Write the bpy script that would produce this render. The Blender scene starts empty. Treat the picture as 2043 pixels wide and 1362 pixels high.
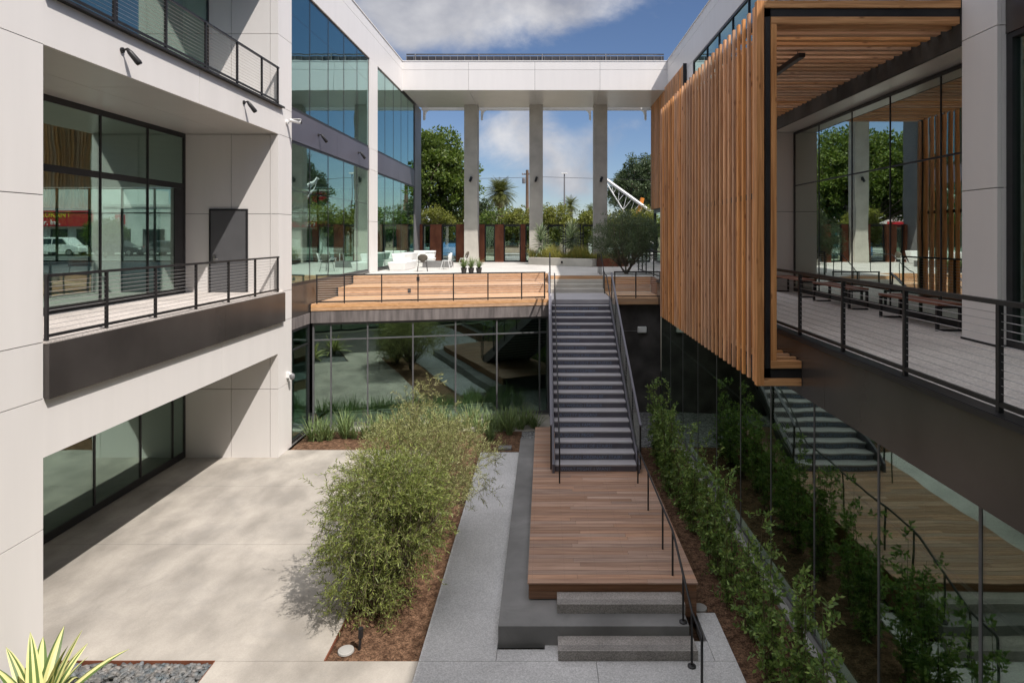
import bpy, math, random
import numpy as np
from mathutils import Vector, Matrix
random.seed(7); RNG = np.random.default_rng(11)
sc = bpy.context.scene
COL = sc.collection
H = 6.65; F = 1240.0
# ------------------------------------------------------------------ helpers
class MB:
    def __init__(s): s.v = []; s.f = []; s.m = []
    def add(s, vs, fs, m=0):
        n = len(s.v); s.v.extend([tuple(v) for v in vs])
        for f in fs: s.f.append(tuple(i + n for i in f)); s.m.append(m)
    def box(s, x0, x1, y0, y1, z0, z1, m=0):
        s.add([(x0,y0,z0),(x1,y0,z0),(x1,y1,z0),(x0,y1,z0),(x0,y0,z1),(x1,y0,z1),(x1,y1,z1),(x0,y1,z1)],
              [(0,3,2,1),(4,5,6,7),(0,1,5,4),(1,2,6,5),(2,3,7,6),(3,0,4,7)], m)
        return s
    def obox(s, p0, p1, a, b, z0, z1, m=0):
        # box along the plan segment p0-p1, reaching from offset a to offset b on its left side
        d = Vector((p1[0]-p0[0], p1[1]-p0[1])).normalized(); n = Vector((-d.y, d.x))
        q = [(p0[0]+n.x*a, p0[1]+n.y*a), (p1[0]+n.x*a, p1[1]+n.y*a), (p1[0]+n.x*b, p1[1]+n.y*b), (p0[0]+n.x*b, p0[1]+n.y*b)]
        s.prism(q, z0, z1, m); return s
    def prism(s, q, z0, z1, m=0):
        n = len(q)
        s.add([(x,y,z0) for x,y in q]+[(x,y,z1) for x,y in q],
              [tuple(range(n-1,-1,-1)), tuple(range(n,2*n))]+[(i,(i+1)%n,(i+1)%n+n,i+n) for i in range(n)], m)
        return s
    def slab(s, prof, x0, x1, m=0):
        # profile in (y,z) extruded along x
        n = len(prof)
        s.add([(x0,y,z) for y,z in prof]+[(x1,y,z) for y,z in prof],
              [tuple(range(n)), tuple(range(2*n-1,n-1,-1))]+[(i,i+n,(i+1)%n+n,(i+1)%n) for i in range(n)], m)
        return s
    def tube(s, pts, r, n=8, m=0):
        pts = [Vector(p) for p in pts]; k = len(pts)
        rs = r if isinstance(r, (list, tuple)) else [r]*k
        vs = []; pu = None
        for i, p in enumerate(pts):
            t = (pts[min(i+1,k-1)]-pts[max(i-1,0)]).normalized()
            if pu is None:
                a = Vector((0,0,1)) if abs(t.z) < .9 else Vector((1,0,0))
                u = t.cross(a).normalized()
            else:
                u = (pu - t*pu.dot(t)).normalized()
            pu = u; w = t.cross(u)
            for j in range(n):
                an = 2*math.pi*j/n
                vs.append(p + (u*math.cos(an)+w*math.sin(an))*rs[i])
        fs = [(i*n+j, i*n+(j+1)%n, (i+1)*n+(j+1)%n, (i+1)*n+j) for i in range(k-1) for j in range(n)]
        fs += [tuple(range(n-1,-1,-1)), tuple(range((k-1)*n, k*n))]
        s.add(vs, fs, m); return s
    def lathe(s, prof, c=(0,0,0), n=16, m=0):
        vs = []
        for r, z in prof:
            for j in range(n):
                a = 2*math.pi*j/n; vs.append((c[0]+r*math.cos(a), c[1]+r*math.sin(a), c[2]+z))
        k = len(prof)
        fs = [(i*n+j, i*n+(j+1)%n, (i+1)*n+(j+1)%n, (i+1)*n+j) for i in range(k-1) for j in range(n)]
        fs += [tuple(range(n-1,-1,-1)), tuple(range((k-1)*n, k*n))]
        s.add(vs, fs, m); return s
    def mesh(s, name, mats, smooth=False):
        me = bpy.data.meshes.new(name); me.from_pydata(s.v, [], s.f)
        for m in (mats if isinstance(mats, (list, tuple)) else [mats]): me.materials.append(m)
        me.polygons.foreach_set('material_index', s.m)
        if smooth: me.polygons.foreach_set('use_smooth', [True]*len(s.f))
        me.update(); return me
    def build(s, name, mats, parent=None, smooth=False, bevel=0):
        return link(name, s.mesh(name, mats, smooth), parent, bevel)
def link(name, me, parent=None, bevel=0):
    o = bpy.data.objects.new(name, me); COL.objects.link(o)
    if parent:
        o.parent = parent
        o.matrix_parent_inverse = Matrix.Translation(parent.location).inverted() if parent.type == 'EMPTY' and parent.get('world') else Matrix()
    if bevel:
        b = o.modifiers.new('Bevel', 'BEVEL'); b.width = bevel; b.segments = 2; b.limit_method = 'ANGLE'
    return o
def tag(o, label=None, cat=None, group=None, kind=None):
    if label: o['label'] = label
    if cat: o['category'] = cat
    if group: o['group'] = group
    if kind: o['kind'] = kind
    return o
def thing(name, label, cat, loc=(0,0,0), rz=0, group=None):
    o = bpy.data.objects.new(name, None); COL.objects.link(o); o.empty_display_size = .2
    o.location = loc; o.rotation_euler = (0,0,rz)
    return tag(o, label, cat, group)
def wthing(name, label, cat, loc=(0,0,0), group=None):
    # thing whose parts are modelled in world coordinates
    o = thing(name, label, cat, loc, 0, group); o['world'] = 1; return o
def copy_thing(root, loc, rz, label, scale=None):
    r = root.copy(); COL.objects.link(r); r.location = loc; r.rotation_euler = (0,0,rz); r['label'] = label
    if scale: r.scale = scale
    for c in list(root.children):
        d = c.copy(); COL.objects.link(d); d.parent = r
        for g in list(c.children):
            e = g.copy(); COL.objects.link(e); e.parent = d
    return r
# ------------------------------------------------------------------ materials
def newmat(name):
    m = bpy.data.materials.new(name); m.use_nodes = True; nt = m.node_tree
    for n in list(nt.nodes): nt.nodes.remove(n)
    out = nt.nodes.new('ShaderNodeOutputMaterial'); return m, nt, out
def mat(name, col, rough=.6, var=.12, scale=3., spec=.4, metal=0, col2=None, bump=0, bscale=60., stretch=(1,1,1), island=0, detail=6, coat=0, speck=0, speckscale=90.):
    m, nt, out = newmat(name); N = nt.nodes.new; L = nt.links.new
    b = N('ShaderNodeBsdfPrincipled'); L(b.outputs[0], out.inputs[0])
    b.inputs['Roughness'].default_value = rough; b.inputs['Metallic'].default_value = metal
    b.inputs['Specular IOR Level'].default_value = spec
    tc = N('ShaderNodeTexCoord'); mp = N('ShaderNodeMapping'); L(tc.outputs['Object'], mp.inputs[0]); mp.inputs['Scale'].default_value = stretch
    no = N('ShaderNodeTexNoise'); no.inputs['Scale'].default_value = scale; no.inputs['Detail'].default_value = detail; L(mp.outputs[0], no.inputs['Vector'])
    r = N('ShaderNodeValToRGB'); L(no.outputs['Fac'], r.inputs[0])
    c2 = col2 or [max(0, c*(1-var*2)) for c in col]
    c1 = [min(1, c*(1+var)) for c in col] if not col2 else col
    r.color_ramp.elements[0].position = .34; r.color_ramp.elements[1].position = .68
    r.color_ramp.elements[0].color = (*c2, 1); r.color_ramp.elements[1].color = (*c1, 1)
    src = r.outputs[0]
    if speck:
        vo = N('ShaderNodeTexVoronoi'); vo.inputs['Scale'].default_value = speckscale; L(tc.outputs['Object'], vo.inputs['Vector'])
        hs = N('ShaderNodeHueSaturation'); L(src, hs.inputs['Color'])
        sp = N('ShaderNodeSeparateColor'); L(vo.outputs['Color'], sp.inputs[0])
        mr = N('ShaderNodeMapRange'); L(sp.outputs[0], mr.inputs[0]); mr.inputs[3].default_value = 1-speck; mr.inputs[4].default_value = 1+speck
        L(mr.outputs[0], hs.inputs['Value']); src = hs.outputs[0]
    if island:
        g = N('ShaderNodeNewGeometry'); hs = N('ShaderNodeHueSaturation'); L(src, hs.inputs['Color'])
        mr = N('ShaderNodeMapRange'); L(g.outputs['Random Per Island'], mr.inputs[0]); mr.inputs[3].default_value = 1-island; mr.inputs[4].default_value = 1+island
        L(mr.outputs[0], hs.inputs['Value'])
        mt = N('ShaderNodeMath'); mt.operation = 'MULTIPLY'; mt.inputs[1].default_value = 7.31; L(g.outputs['Random Per Island'], mt.inputs[0])
        fr = N('ShaderNodeMath'); fr.operation = 'FRACT'; L(mt.outputs[0], fr.inputs[0])
        mh = N('ShaderNodeMapRange'); L(fr.outputs[0], mh.inputs[0]); mh.inputs[3].default_value = .5-island*.06; mh.inputs[4].default_value = .5+island*.06
        L(mh.outputs[0], hs.inputs['Hue'])
        src = hs.outputs[0]
    L(src, b.inputs['Base Color'])
    if coat: b.inputs['Coat Weight'].default_value = coat
    if bump:
        n2 = N('ShaderNodeTexNoise'); n2.inputs['Scale'].default_value = bscale; n2.inputs['Detail'].default_value = 4; L(mp.outputs[0], n2.inputs['Vector'])
        bp = N('ShaderNodeBump'); bp.inputs['Strength'].default_value = bump; bp.inputs['Distance'].default_value = .02
        L(n2.outputs['Fac'], bp.inputs['Height']); L(bp.outputs[0], b.inputs['Normal'])
    return m
def stained(m, scale, col, amount, seed):
    # worn patches and hairline cracks mixed over a concrete material
    nt = m.node_tree; N = nt.nodes.new; L = nt.links.new
    b = [n for n in nt.nodes if n.type == 'BSDF_PRINCIPLED'][0]; src = b.inputs['Base Color'].links[0].from_socket
    tc = N('ShaderNodeTexCoord'); no = N('ShaderNodeTexNoise'); no.inputs['Scale'].default_value = scale; no.inputs['Detail'].default_value = 12; no.inputs['Roughness'].default_value = .68; no.inputs['Distortion'].default_value = .9
    mp = N('ShaderNodeMapping'); mp.inputs['Location'].default_value = (seed, seed*2, 0); L(tc.outputs['Object'], mp.inputs[0]); L(mp.outputs[0], no.inputs['Vector'])
    mr = N('ShaderNodeMapRange'); L(no.outputs['Fac'], mr.inputs[0]); mr.inputs[1].default_value = .5; mr.inputs[2].default_value = .68; mr.inputs[3].default_value = 0; mr.inputs[4].default_value = amount
    mx = N('ShaderNodeMixRGB'); L(mr.outputs[0], mx.inputs[0]); L(src, mx.inputs[1]); mx.inputs[2].default_value = (*col, 1)
    vo = N('ShaderNodeTexVoronoi'); vo.feature = 'DISTANCE_TO_EDGE'; vo.inputs['Scale'].default_value = .35
    n2 = N('ShaderNodeTexNoise'); n2.inputs['Scale'].default_value = 1.5; n2.inputs['Detail'].default_value = 6; L(mp.outputs[0], n2.inputs['Vector'])
    va = N('ShaderNodeVectorMath'); va.operation = 'MULTIPLY_ADD'; L(n2.outputs['Color'], va.inputs[0]); va.inputs[1].default_value = (1.2, 1.2, 0); L(mp.outputs[0], va.inputs[2]); L(va.outputs[0], vo.inputs['Vector'])
    cr = N('ShaderNodeMapRange'); L(vo.outputs['Distance'], cr.inputs[0]); cr.inputs[1].default_value = 0; cr.inputs[2].default_value = .004; cr.inputs[3].default_value = .1; cr.inputs[4].default_value = 0
    m2 = N('ShaderNodeMixRGB'); L(cr.outputs[0], m2.inputs[0]); L(mx.outputs[0], m2.inputs[1]); m2.inputs[2].default_value = (.12, .11, .10, 1)
    L(m2.outputs[0], b.inputs['Base Color'])
def wood(name, c1, c2, axis, island=.22, rough=.6, knots=True):
    m, nt, out = newmat(name); N = nt.nodes.new; L = nt.links.new
    b = N('ShaderNodeBsdfPrincipled'); L(b.outputs[0], out.inputs[0]); b.inputs['Roughness'].default_value = rough; b.inputs['Specular IOR Level'].default_value = .3
    tc = N('ShaderNodeTexCoord'); g = N('ShaderNodeNewGeometry')
    sh = N('ShaderNodeVectorMath'); sh.operation = 'MULTIPLY_ADD'
    cx = N('ShaderNodeCombineXYZ')
    for i in range(3): L(g.outputs['Random Per Island'], cx.inputs[i])
    L(cx.outputs[0], sh.inputs[0]); sh.inputs[1].default_value = (37, 53, 71); L(tc.outputs['Object'], sh.inputs[2])
    mp = N('ShaderNodeMapping'); s = [22, 22, 22]; s[axis] = 1.1; mp.inputs['Scale'].default_value = s; L(sh.outputs[0], mp.inputs[0])
    no = N('ShaderNodeTexNoise'); no.inputs['Scale'].default_value = 1; no.inputs['Detail'].default_value = 7; no.inputs['Distortion'].default_value = .6; L(mp.outputs[0], no.inputs['Vector'])
    r = N('ShaderNodeValToRGB'); r.color_ramp.elements[0].position = .32; r.color_ramp.elements[1].position = .66
    r.color_ramp.elements[0].color = (*c2, 1); r.color_ramp.elements[1].color = (*c1, 1); L(no.outputs['Fac'], r.inputs[0])
    src = r.outputs[0]
    if knots:
        mk = N('ShaderNodeMapping'); s = [7, 7, 7]; s[axis] = 2.2; mk.inputs['Scale'].default_value = s; L(sh.outputs[0], mk.inputs[0])
        vo = N('ShaderNodeTexVoronoi'); vo.inputs['Scale'].default_value = 1; L(mk.outputs[0], vo.inputs['Vector'])
        mr = N('ShaderNodeMapRange'); mr.inputs[1].default_value = .05; mr.inputs[2].default_value = .16; mr.inputs[3].default_value = .75; mr.inputs[4].default_value = 0; L(vo.outputs['Distance'], mr.inputs[0])
        mx = N('ShaderNodeMixRGB'); L(mr.outputs[0], mx.inputs[0]); L(src, mx.inputs[1]); mx.inputs[2].default_value = (c2[0]*.45, c2[1]*.35, c2[2]*.3, 1); src = mx.outputs[0]
    hs = N('ShaderNodeHueSaturation'); L(src, hs.inputs['Color'])
    mr = N('ShaderNodeMapRange'); L(g.outputs['Random Per Island'], mr.inputs[0]); mr.inputs[3].default_value = 1-island; mr.inputs[4].default_value = 1+island; L(mr.outputs[0], hs.inputs['Value'])
    mt = N('ShaderNodeMath'); mt.operation = 'MULTIPLY'; mt.inputs[1].default_value = 9.7; L(g.outputs['Random Per Island'], mt.inputs[0])
    fr = N('ShaderNodeMath'); fr.operation = 'FRACT'; L(mt.outputs[0], fr.inputs[0])
    mh = N('ShaderNodeMapRange'); L(fr.outputs[0], mh.inputs[0]); mh.inputs[3].default_value = .78; mh.inputs[4].default_value = 1.05; L(mh.outputs[0], hs.inputs['Saturation'])
    L(hs.outputs[0], b.inputs['Base Color'])
    bp = N('ShaderNodeBump'); bp.inputs['Strength'].default_value = .25; bp.inputs['Distance'].default_value = .004; L(no.outputs['Fac'], bp.inputs['Height']); L(bp.outputs[0], b.inputs['Normal'])
    return m
def glassmat(name, tint, refl, base=.12, gain=1.0, wav=.0):
    m, nt, out = newmat(name); N = nt.nodes.new; L = nt.links.new
    t = N('ShaderNodeBsdfTransparent'); t.inputs[0].default_value = (*tint, 1)
    g = N('ShaderNodeBsdfGlossy'); g.inputs['Color'].default_value = (*refl, 1); g.inputs['Roughness'].default_value = 0.0
    fr = N('ShaderNodeFresnel'); ge = N('ShaderNodeNewGeometry'); io = N('ShaderNodeMapRange'); L(ge.outputs['Backfacing'], io.inputs[0]); io.inputs[3].default_value = 1.5; io.inputs[4].default_value = 1/1.5; L(io.outputs[0], fr.inputs[0])
    ma = N('ShaderNodeMath'); ma.operation = 'MULTIPLY_ADD'; ma.use_clamp = True; ma.inputs[1].default_value = gain; ma.inputs[2].default_value = base; L(fr.outputs[0], ma.inputs[0])
    mx = N('ShaderNodeMixShader'); L(ma.outputs[0], mx.inputs[0]); L(t.outputs[0], mx.inputs[1]); L(g.outputs[0], mx.inputs[2]); L(mx.outputs[0], out.inputs[0])
    if wav:
        tc = N('ShaderNodeTexCoord'); no = N('ShaderNodeTexNoise'); no.inputs['Scale'].default_value = .9; no.inputs['Detail'].default_value = 1; L(tc.outputs['Object'], no.inputs['Vector'])
        bp = N('ShaderNodeBump'); bp.inputs['Strength'].default_value = wav; bp.inputs['Distance'].default_value = .01; L(no.outputs['Fac'], bp.inputs['Height'])
        L(bp.outputs[0], g.inputs['Normal'])
    return m
def leafmat(name, c1, c2, trans=.35, island=.35):
    m, nt, out = newmat(name); N = nt.nodes.new; L = nt.links.new
    g = N('ShaderNodeNewGeometry'); mx = N('ShaderNodeMixRGB'); L(g.outputs['Random Per Island'], mx.inputs[0]); mx.inputs[1].default_value = (*c1, 1); mx.inputs[2].default_value = (*c2, 1)
    hs = N('ShaderNodeHueSaturation'); L(mx.outputs[0], hs.inputs['Color'])
    mt = N('ShaderNodeMath'); mt.operation = 'MULTIPLY'; mt.inputs[1].default_value = 5.3; L(g.outputs['Random Per Island'], mt.inputs[0])
    fr = N('ShaderNodeMath'); fr.operation = 'FRACT'; L(mt.outputs[0], fr.inputs[0])
    mr = N('ShaderNodeMapRange'); L(fr.outputs[0], mr.inputs[0]); mr.inputs[3].default_value = 1-island; mr.inputs[4].default_value = 1+island; L(mr.outputs[0], hs.inputs['Value'])
    d = N('ShaderNodeBsdfPrincipled'); d.inputs['Roughness'].default_value = .5; d.inputs['Specular IOR Level'].default_value = .35; L(hs.outputs[0], d.inputs['Base Color'])
    t = N('ShaderNodeBsdfTranslucent'); 
    h2 = N('ShaderNodeHueSaturation'); h2.inputs['Value'].default_value = 1.3; h2.inputs['Saturation'].default_value = 1.1; L(hs.outputs[0], h2.inputs['Color']); L(h2.outputs[0], t.inputs[0])
    ms = N('ShaderNodeMixShader'); ms.inputs[0].default_value = trans; L(d.outputs[0], ms.inputs[1]); L(t.outputs[0], ms.inputs[2]); L(ms.outputs[0], out.inputs[0])
    return m
M = {}
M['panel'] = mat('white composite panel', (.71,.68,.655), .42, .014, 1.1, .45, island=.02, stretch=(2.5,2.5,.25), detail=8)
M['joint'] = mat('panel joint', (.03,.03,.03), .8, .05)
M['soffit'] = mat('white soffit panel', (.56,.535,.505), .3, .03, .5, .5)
M['bronze'] = mat('bronze metal fascia', (.085,.075,.07), .27, .12, .8, .6, metal=.4)
M['steel'] = mat('black painted steel', (.02,.019,.02), .45, .15, 5)
M['frame'] = mat('dark anodised frame', (.022,.022,.024), .4, .1, 4)
M['mullion'] = mat('grey anodised mullion', (.10,.10,.105), .4, .1, 4)
M['grey'] = mat('grey metal cladding', (.17,.165,.17), .45, .08, 1)
M['cable'] = mat('stainless cable', (.5,.48,.46), .35, .05, 5, metal=.8)
M['conc'] = mat('smooth column concrete', (.50,.47,.42), .75, .07, 1.3, .25, bump=.1, bscale=40)
M['floor'] = mat('courtyard slab concrete', (.36,.33,.29), .8, .15, 1.3, .2, bump=.08, bscale=60, speck=.05, speckscale=60, stretch=(1,.6,1), detail=9)
M['walk'] = mat('pale aggregate paving', (.53,.52,.515), .8, .06, .8, .2, bump=.15, bscale=160, speck=.20, speckscale=60)
M['plaza'] = mat('plaza paving', (.52,.50,.47), .8, .07, .6, .2, speck=.12, speckscale=50)
M['deckpave'] = mat('terrace paving', (.52,.475,.44), .8, .08, .9, .2, speck=.2, speckscale=45)
M['darkconc'] = mat('grey concrete platform', (.21,.205,.20), .7, .16, .9, .3, bump=.08, bscale=50)
M['stepconc'] = mat('aggregate step concrete', (.31,.285,.265), .8, .10, 1.3, .2, bump=.15, bscale=150, speck=.30, speckscale=80)
M['bandconc'] = mat('stained grey concrete band', (.17,.15,.145), .7, .2, 2.2, .3, stretch=(3,3,.4))
M['darkwall'] = mat('charcoal plaster wall', (.085,.077,.075), .7, .22, 1.5, .25, bump=.1, bscale=25)
M['plaster'] = mat('dark trowelled plaster', (.075,.07,.062), .7, .25, 1.5, .25, bump=.1, bscale=25)
M['door'] = mat('grey steel door', (.10,.10,.105), .5, .04, 2)
M['gravel'] = mat('grey gravel', (.20,.20,.20), .9, .25, 9, .2, bump=.8, bscale=45, speck=.6, speckscale=32)
M['mulch'] = mat('bark mulch', (.18,.105,.065), .95, .3, 8, .1, col2=(.065,.036,.022), bump=.9, bscale=60, speck=.55, speckscale=48)
M['corten'] = mat('weathering steel', (.20,.075,.042), .8, .2, 2.5, .2, col2=(.12,.042,.025), stretch=(1,1,.5))
M['screen'] = wood('cedar batten', (.76,.375,.155), (.43,.18,.065), 2, island=.24)
M['screenx'] = wood('cedar batten crosswise', (.74,.40,.19), (.46,.22,.09), 0, island=.25)
M['deck'] = wood('brown hardwood decking', (.43,.26,.175), (.27,.15,.095), 0, island=.2, knots=False)
M['decky'] = wood('brown hardwood decking lengthwise', (.30,.185,.125), (.19,.11,.07), 1, island=.2, knots=False)
M['decktrim'] = wood('reddish hardwood fascia', (.27,.125,.06), (.17,.075,.035), 0, island=.12, knots=False)
M['tier'] = wood('orange hardwood seating', (.56,.335,.18), (.40,.215,.10), 0, island=.2, knots=False)
M['tread'] = mat('precast tread', (.36,.345,.36), .5, .04, 2, .4)
M['riser'] = mat('blue grey steel riser', (.11,.106,.13), .45, .06, 2)
M['letter'] = mat('raised riser letters', (.17,.22,.33), .5, .05, 2)
M['white'] = mat('white lounge resin', (.82,.81,.80), .35, .02, 1)
M['whitesteel'] = mat('white painted steel', (.75,.75,.74), .4, .03, 2)
M['tan'] = mat('tan shell seat', (.10,.085,.065), .5, .05, 3)
M['pot'] = mat('dark nursery pot', (.05,.045,.04), .6, .2, 5)
M['asphalt'] = mat('asphalt', (.12,.12,.115), .9, .15, 1, speck=.2, speckscale=30)
M['side'] = mat('pale sidewalk', (.36,.35,.33), .85, .1, 1)
M['lawn'] = mat('far ground', (.10,.11,.05), .95, .2, .3)
M['interior'] = mat('interior wall', (.40,.40,.38), .8, .05, 1)
M['intdark'] = mat('interior dark wall', (.07,.07,.068), .8, .1, 1)
M['intfloor'] = mat('interior floor', (.13,.13,.125), .4, .1, 1)
M['pebble'] = mat('river pebble', (.17,.155,.14), .55, .1, 6, .4, col2=(.075,.09,.10), island=.4)
M['bark'] = mat('tree bark', (.16,.13,.10), .9, .25, 12, .15, stretch=(1,1,.25))
M['palmbark'] = mat('palm bark', (.17,.13,.09), .9, .3, 10, stretch=(1,1,3))
M['stem'] = mat('plant stem', (.12,.10,.05), .8, .2, 10)
M['glass'] = glassmat('teal curtain glass', (.62,.76,.74), (.62,.84,.82), .22, 1.5, .4)
M['glass2'] = glassmat('green shopfront glass', (.80,.90,.85), (.74,.92,.84), .17, 1.5, .35)
M['glassr'] = glassmat('dark green glass', (.55,.66,.57), (.78,.92,.78), .27, 1.5, .4)
M['glass3'] = glassmat('reflective terrace glass', (.5,.6,.55), (.88,.96,.90), .45, 1.4, .14)
M['clear'] = glassmat('clear glass', (.85,.92,.9), (.9,1,.97), .05, 1.0)
M['white_store'] = mat('white stucco', (.62,.63,.60), .8, .05, 1)
M['tan_store'] = mat('tan stucco', (.42,.33,.25), .8, .08, 1)
M['red'] = mat('red sign panel', (.45,.02,.03), .5, .03, 1)
M['orange'] = mat('orange paint', (.65,.22,.03), .5, .05, 1)
M['yellow'] = mat('yellow letters', (.75,.55,.05), .5, .05, 1)
M['bluepaint'] = mat('light blue paint', (.10,.25,.48), .3, .05, 1, coat=.5)
M['silver'] = mat('grey car paint', (.18,.19,.20), .3, .03, 1, metal=.5, coat=.6)
M['carwhite'] = mat('white car paint', (.7,.7,.69), .25, .02, 1, coat=.6)
M['carblack'] = mat('dark car paint', (.02,.025,.03), .25, .02, 1, coat=.6)
M['rubber'] = mat('tyre rubber', (.02,.02,.02), .8, .1, 4)
M['pole'] = mat('weathered pole wood', (.16,.10,.065), .9, .2, 6, stretch=(1,1,.2))
M['winddark'] = mat('dark shop window', (.02,.03,.03), .1, .1, 2, .7)
M['leaf_front'] = leafmat('willowy leaf', (.28,.32,.08), (.12,.16,.045))
M['leaf_pale'] = leafmat('pale willowy leaf', (.42,.42,.19), (.22,.25,.09))
M['leaf_olive'] = leafmat('olive leaf', (.15,.19,.10), (.08,.12,.055), .25)
M['leaf_bush'] = leafmat('glossy laurel leaf', (.25,.34,.085), (.10,.18,.05), .3)
M['leaf_ficus'] = leafmat('ficus leaf', (.15,.20,.035), (.05,.09,.018), .35)
M['leaf_yellow'] = leafmat('yellow green leaf', (.23,.24,.05), (.13,.15,.035), .4)
M['leaf_dull'] = leafmat('dull green leaf', (.08,.11,.045), (.045,.07,.03), .25)
M['leaf_strap'] = leafmat('strap leaf', (.22,.28,.11), (.12,.18,.07), .25)
M['leaf_blue'] = leafmat('grey green spike leaf', (.34,.38,.24), (.16,.22,.12), .15)
M['leaf_green'] = leafmat('agave green', (.11,.17,.05), (.08,.13,.035), .2, .15)
M['leaf_cream'] = leafmat('agave cream stripe', (.66,.64,.30), (.60,.58,.25), .2, .08)
M['grass_gold'] = leafmat('golden grass', (.38,.31,.08), (.18,.23,.06), .3)
M['palm'] = leafmat('palm frond', (.14,.15,.04), (.08,.10,.03), .2)
stained(M['floor'], 1.1, (.25,.235,.215), .45, 3.3)
stained(M['darkconc'], 1.2, (.13,.125,.12), .4, 8.1)
# ------------------------------------------------------------------ camera, light, sky
cam = bpy.data.cameras.new('camera'); co = bpy.data.objects.new('camera', cam); COL.objects.link(co)
co.location = (0, 0, H); co.rotation_euler = (math.pi/2, 0, 0)
cam.sensor_width = 36; cam.lens = F/2043*36; cam.shift_x = -65.5/2043; cam.shift_y = -211/2043
cam.clip_start = .1; cam.clip_end = 4000; sc.camera = co
SD = Vector((-1, .92, -1.855)).normalized()
sun = bpy.data.lights.new('sun', 'SUN'); so = bpy.data.objects.new('sun', sun); COL.objects.link(so)
so.rotation_euler = SD.to_track_quat('-Z', 'Y').to_euler(); sun.energy = 3.45; sun.angle = math.radians(.5); sun.color = (1, .94, .88)
w = bpy.data.worlds.new('World'); sc.world = w; w.use_nodes = True; nt = w.node_tree
for n in list(nt.nodes): nt.nodes.remove(n)
N = nt.nodes.new; L = nt.links.new
out = N('ShaderNodeOutputWorld'); bg = N('ShaderNodeBackground'); L(bg.outputs[0], out.inputs[0])
sky = N('ShaderNodeTexSky'); sky.sky_type = 'NISHITA'; sky.sun_disc = False
sky.sun_elevation = math.asin(-SD.z); sky.sun_rotation = math.atan2(-SD.x, -SD.y)
sky.air_density = 1.0; sky.dust_density = .1; sky.ozone_density = 2.5
bg.inputs['Strength'].default_value = .138
tc = N('ShaderNodeTexCoord')
def cnoise(scale, sx, sy, sz, det, off, rough=.55):
    mp = N('ShaderNodeMapping'); mp.inputs['Scale'].default_value = (sx, sy, sz); mp.inputs['Location'].default_value = off; L(tc.outputs['Generated'], mp.inputs[0])
    n = N('ShaderNodeTexNoise'); n.inputs['Scale'].default_value = scale; n.inputs['Detail'].default_value = det; n.inputs['Roughness'].default_value = rough; n.inputs['Distortion'].default_value = .3
    L(mp.outputs[0], n.inputs['Vector']); return n.outputs['Fac']
def math2(op, a, b=None, clamp=False):
    n = N('ShaderNodeMath'); n.operation = op; n.use_clamp = clamp
    for i, x in enumerate((a, b)):
        if x is None: continue
        if isinstance(x, (int, float)): n.inputs[i].default_value = x
        else: L(x, n.inputs[i])
    return n.outputs[0]
def blob(u, v, ru, rv, amp):
    d = Vector(((u-1087)/F, 1, (470-v)/F)).normalized()
    mp = N('ShaderNodeVectorMath'); mp.operation = 'SUBTRACT'; L(tc.outputs['Generated'], mp.inputs[0]); mp.inputs[1].default_value = d
    ms = N('ShaderNodeVectorMath'); ms.operation = 'MULTIPLY'; L(mp.outputs[0], ms.inputs[0]); ms.inputs[1].default_value = (F/ru, F/ru, F/rv)
    ln = N('ShaderNodeVectorMath'); ln.operation = 'LENGTH'; L(ms.outputs[0], ln.inputs[0])
    a = math2('SUBTRACT', 1.0, ln.outputs['Value'], True)
    a = math2('SMOOTH_MIN', a, 1.0); 
    return math2('MULTIPLY', a, amp)
n1 = cnoise(2.6, 1, 1, 1.5, 9, (3.1, .4, .7)); n2 = cnoise(9, 1, 1, 1.6, 7, (.2, 5, 1), .6)
field = math2('ADD', math2('MULTIPLY', n1, .55), math2('MULTIPLY', n2, .45))
bl = None
for a in [(960,-70,330,170,.40),(800,30,190,120,.30),(1150,20,160,80,.22),(1040,-200,500,160,.5),(1110,310,150,130,.24),(1010,250,130,90,.20),(1250,250,110,50,.10),(1150,370,170,40,.10),(1700,240,260,150,.2)]:
    b = blob(*a); bl = b if bl is None else math2('ADD', bl, b)
sp_ = N('ShaderNodeSeparateXYZ'); L(tc.outputs['Generated'], sp_.inputs[0])
ov = N('ShaderNodeMapRange'); ov.interpolation_type = 'SMOOTHSTEP'; L(sp_.outputs['Z'], ov.inputs[0]); ov.inputs[1].default_value = .42; ov.inputs[2].default_value = .75; ov.inputs[3].default_value = 0; ov.inputs[4].default_value = .22  # unseen cloud cover overhead, added for fill light
bk = N('ShaderNodeMapRange'); bk.interpolation_type = 'SMOOTHSTEP'; L(sp_.outputs['Y'], bk.inputs[0]); bk.inputs[1].default_value = .2; bk.inputs[2].default_value = -.5; bk.inputs[3].default_value = 0; bk.inputs[4].default_value = .03  # slight extra cloud behind the viewpoint, also added for fill
bl = math2('ADD', bl, math2('ADD', ov.outputs[0], bk.outputs[0]))
dens = math2('ADD', field, bl)
mr = N('ShaderNodeMapRange'); mr.interpolation_type = 'SMOOTHSTEP'; L(dens, mr.inputs[0]); mr.inputs[1].default_value = .54; mr.inputs[2].default_value = .80
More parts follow.
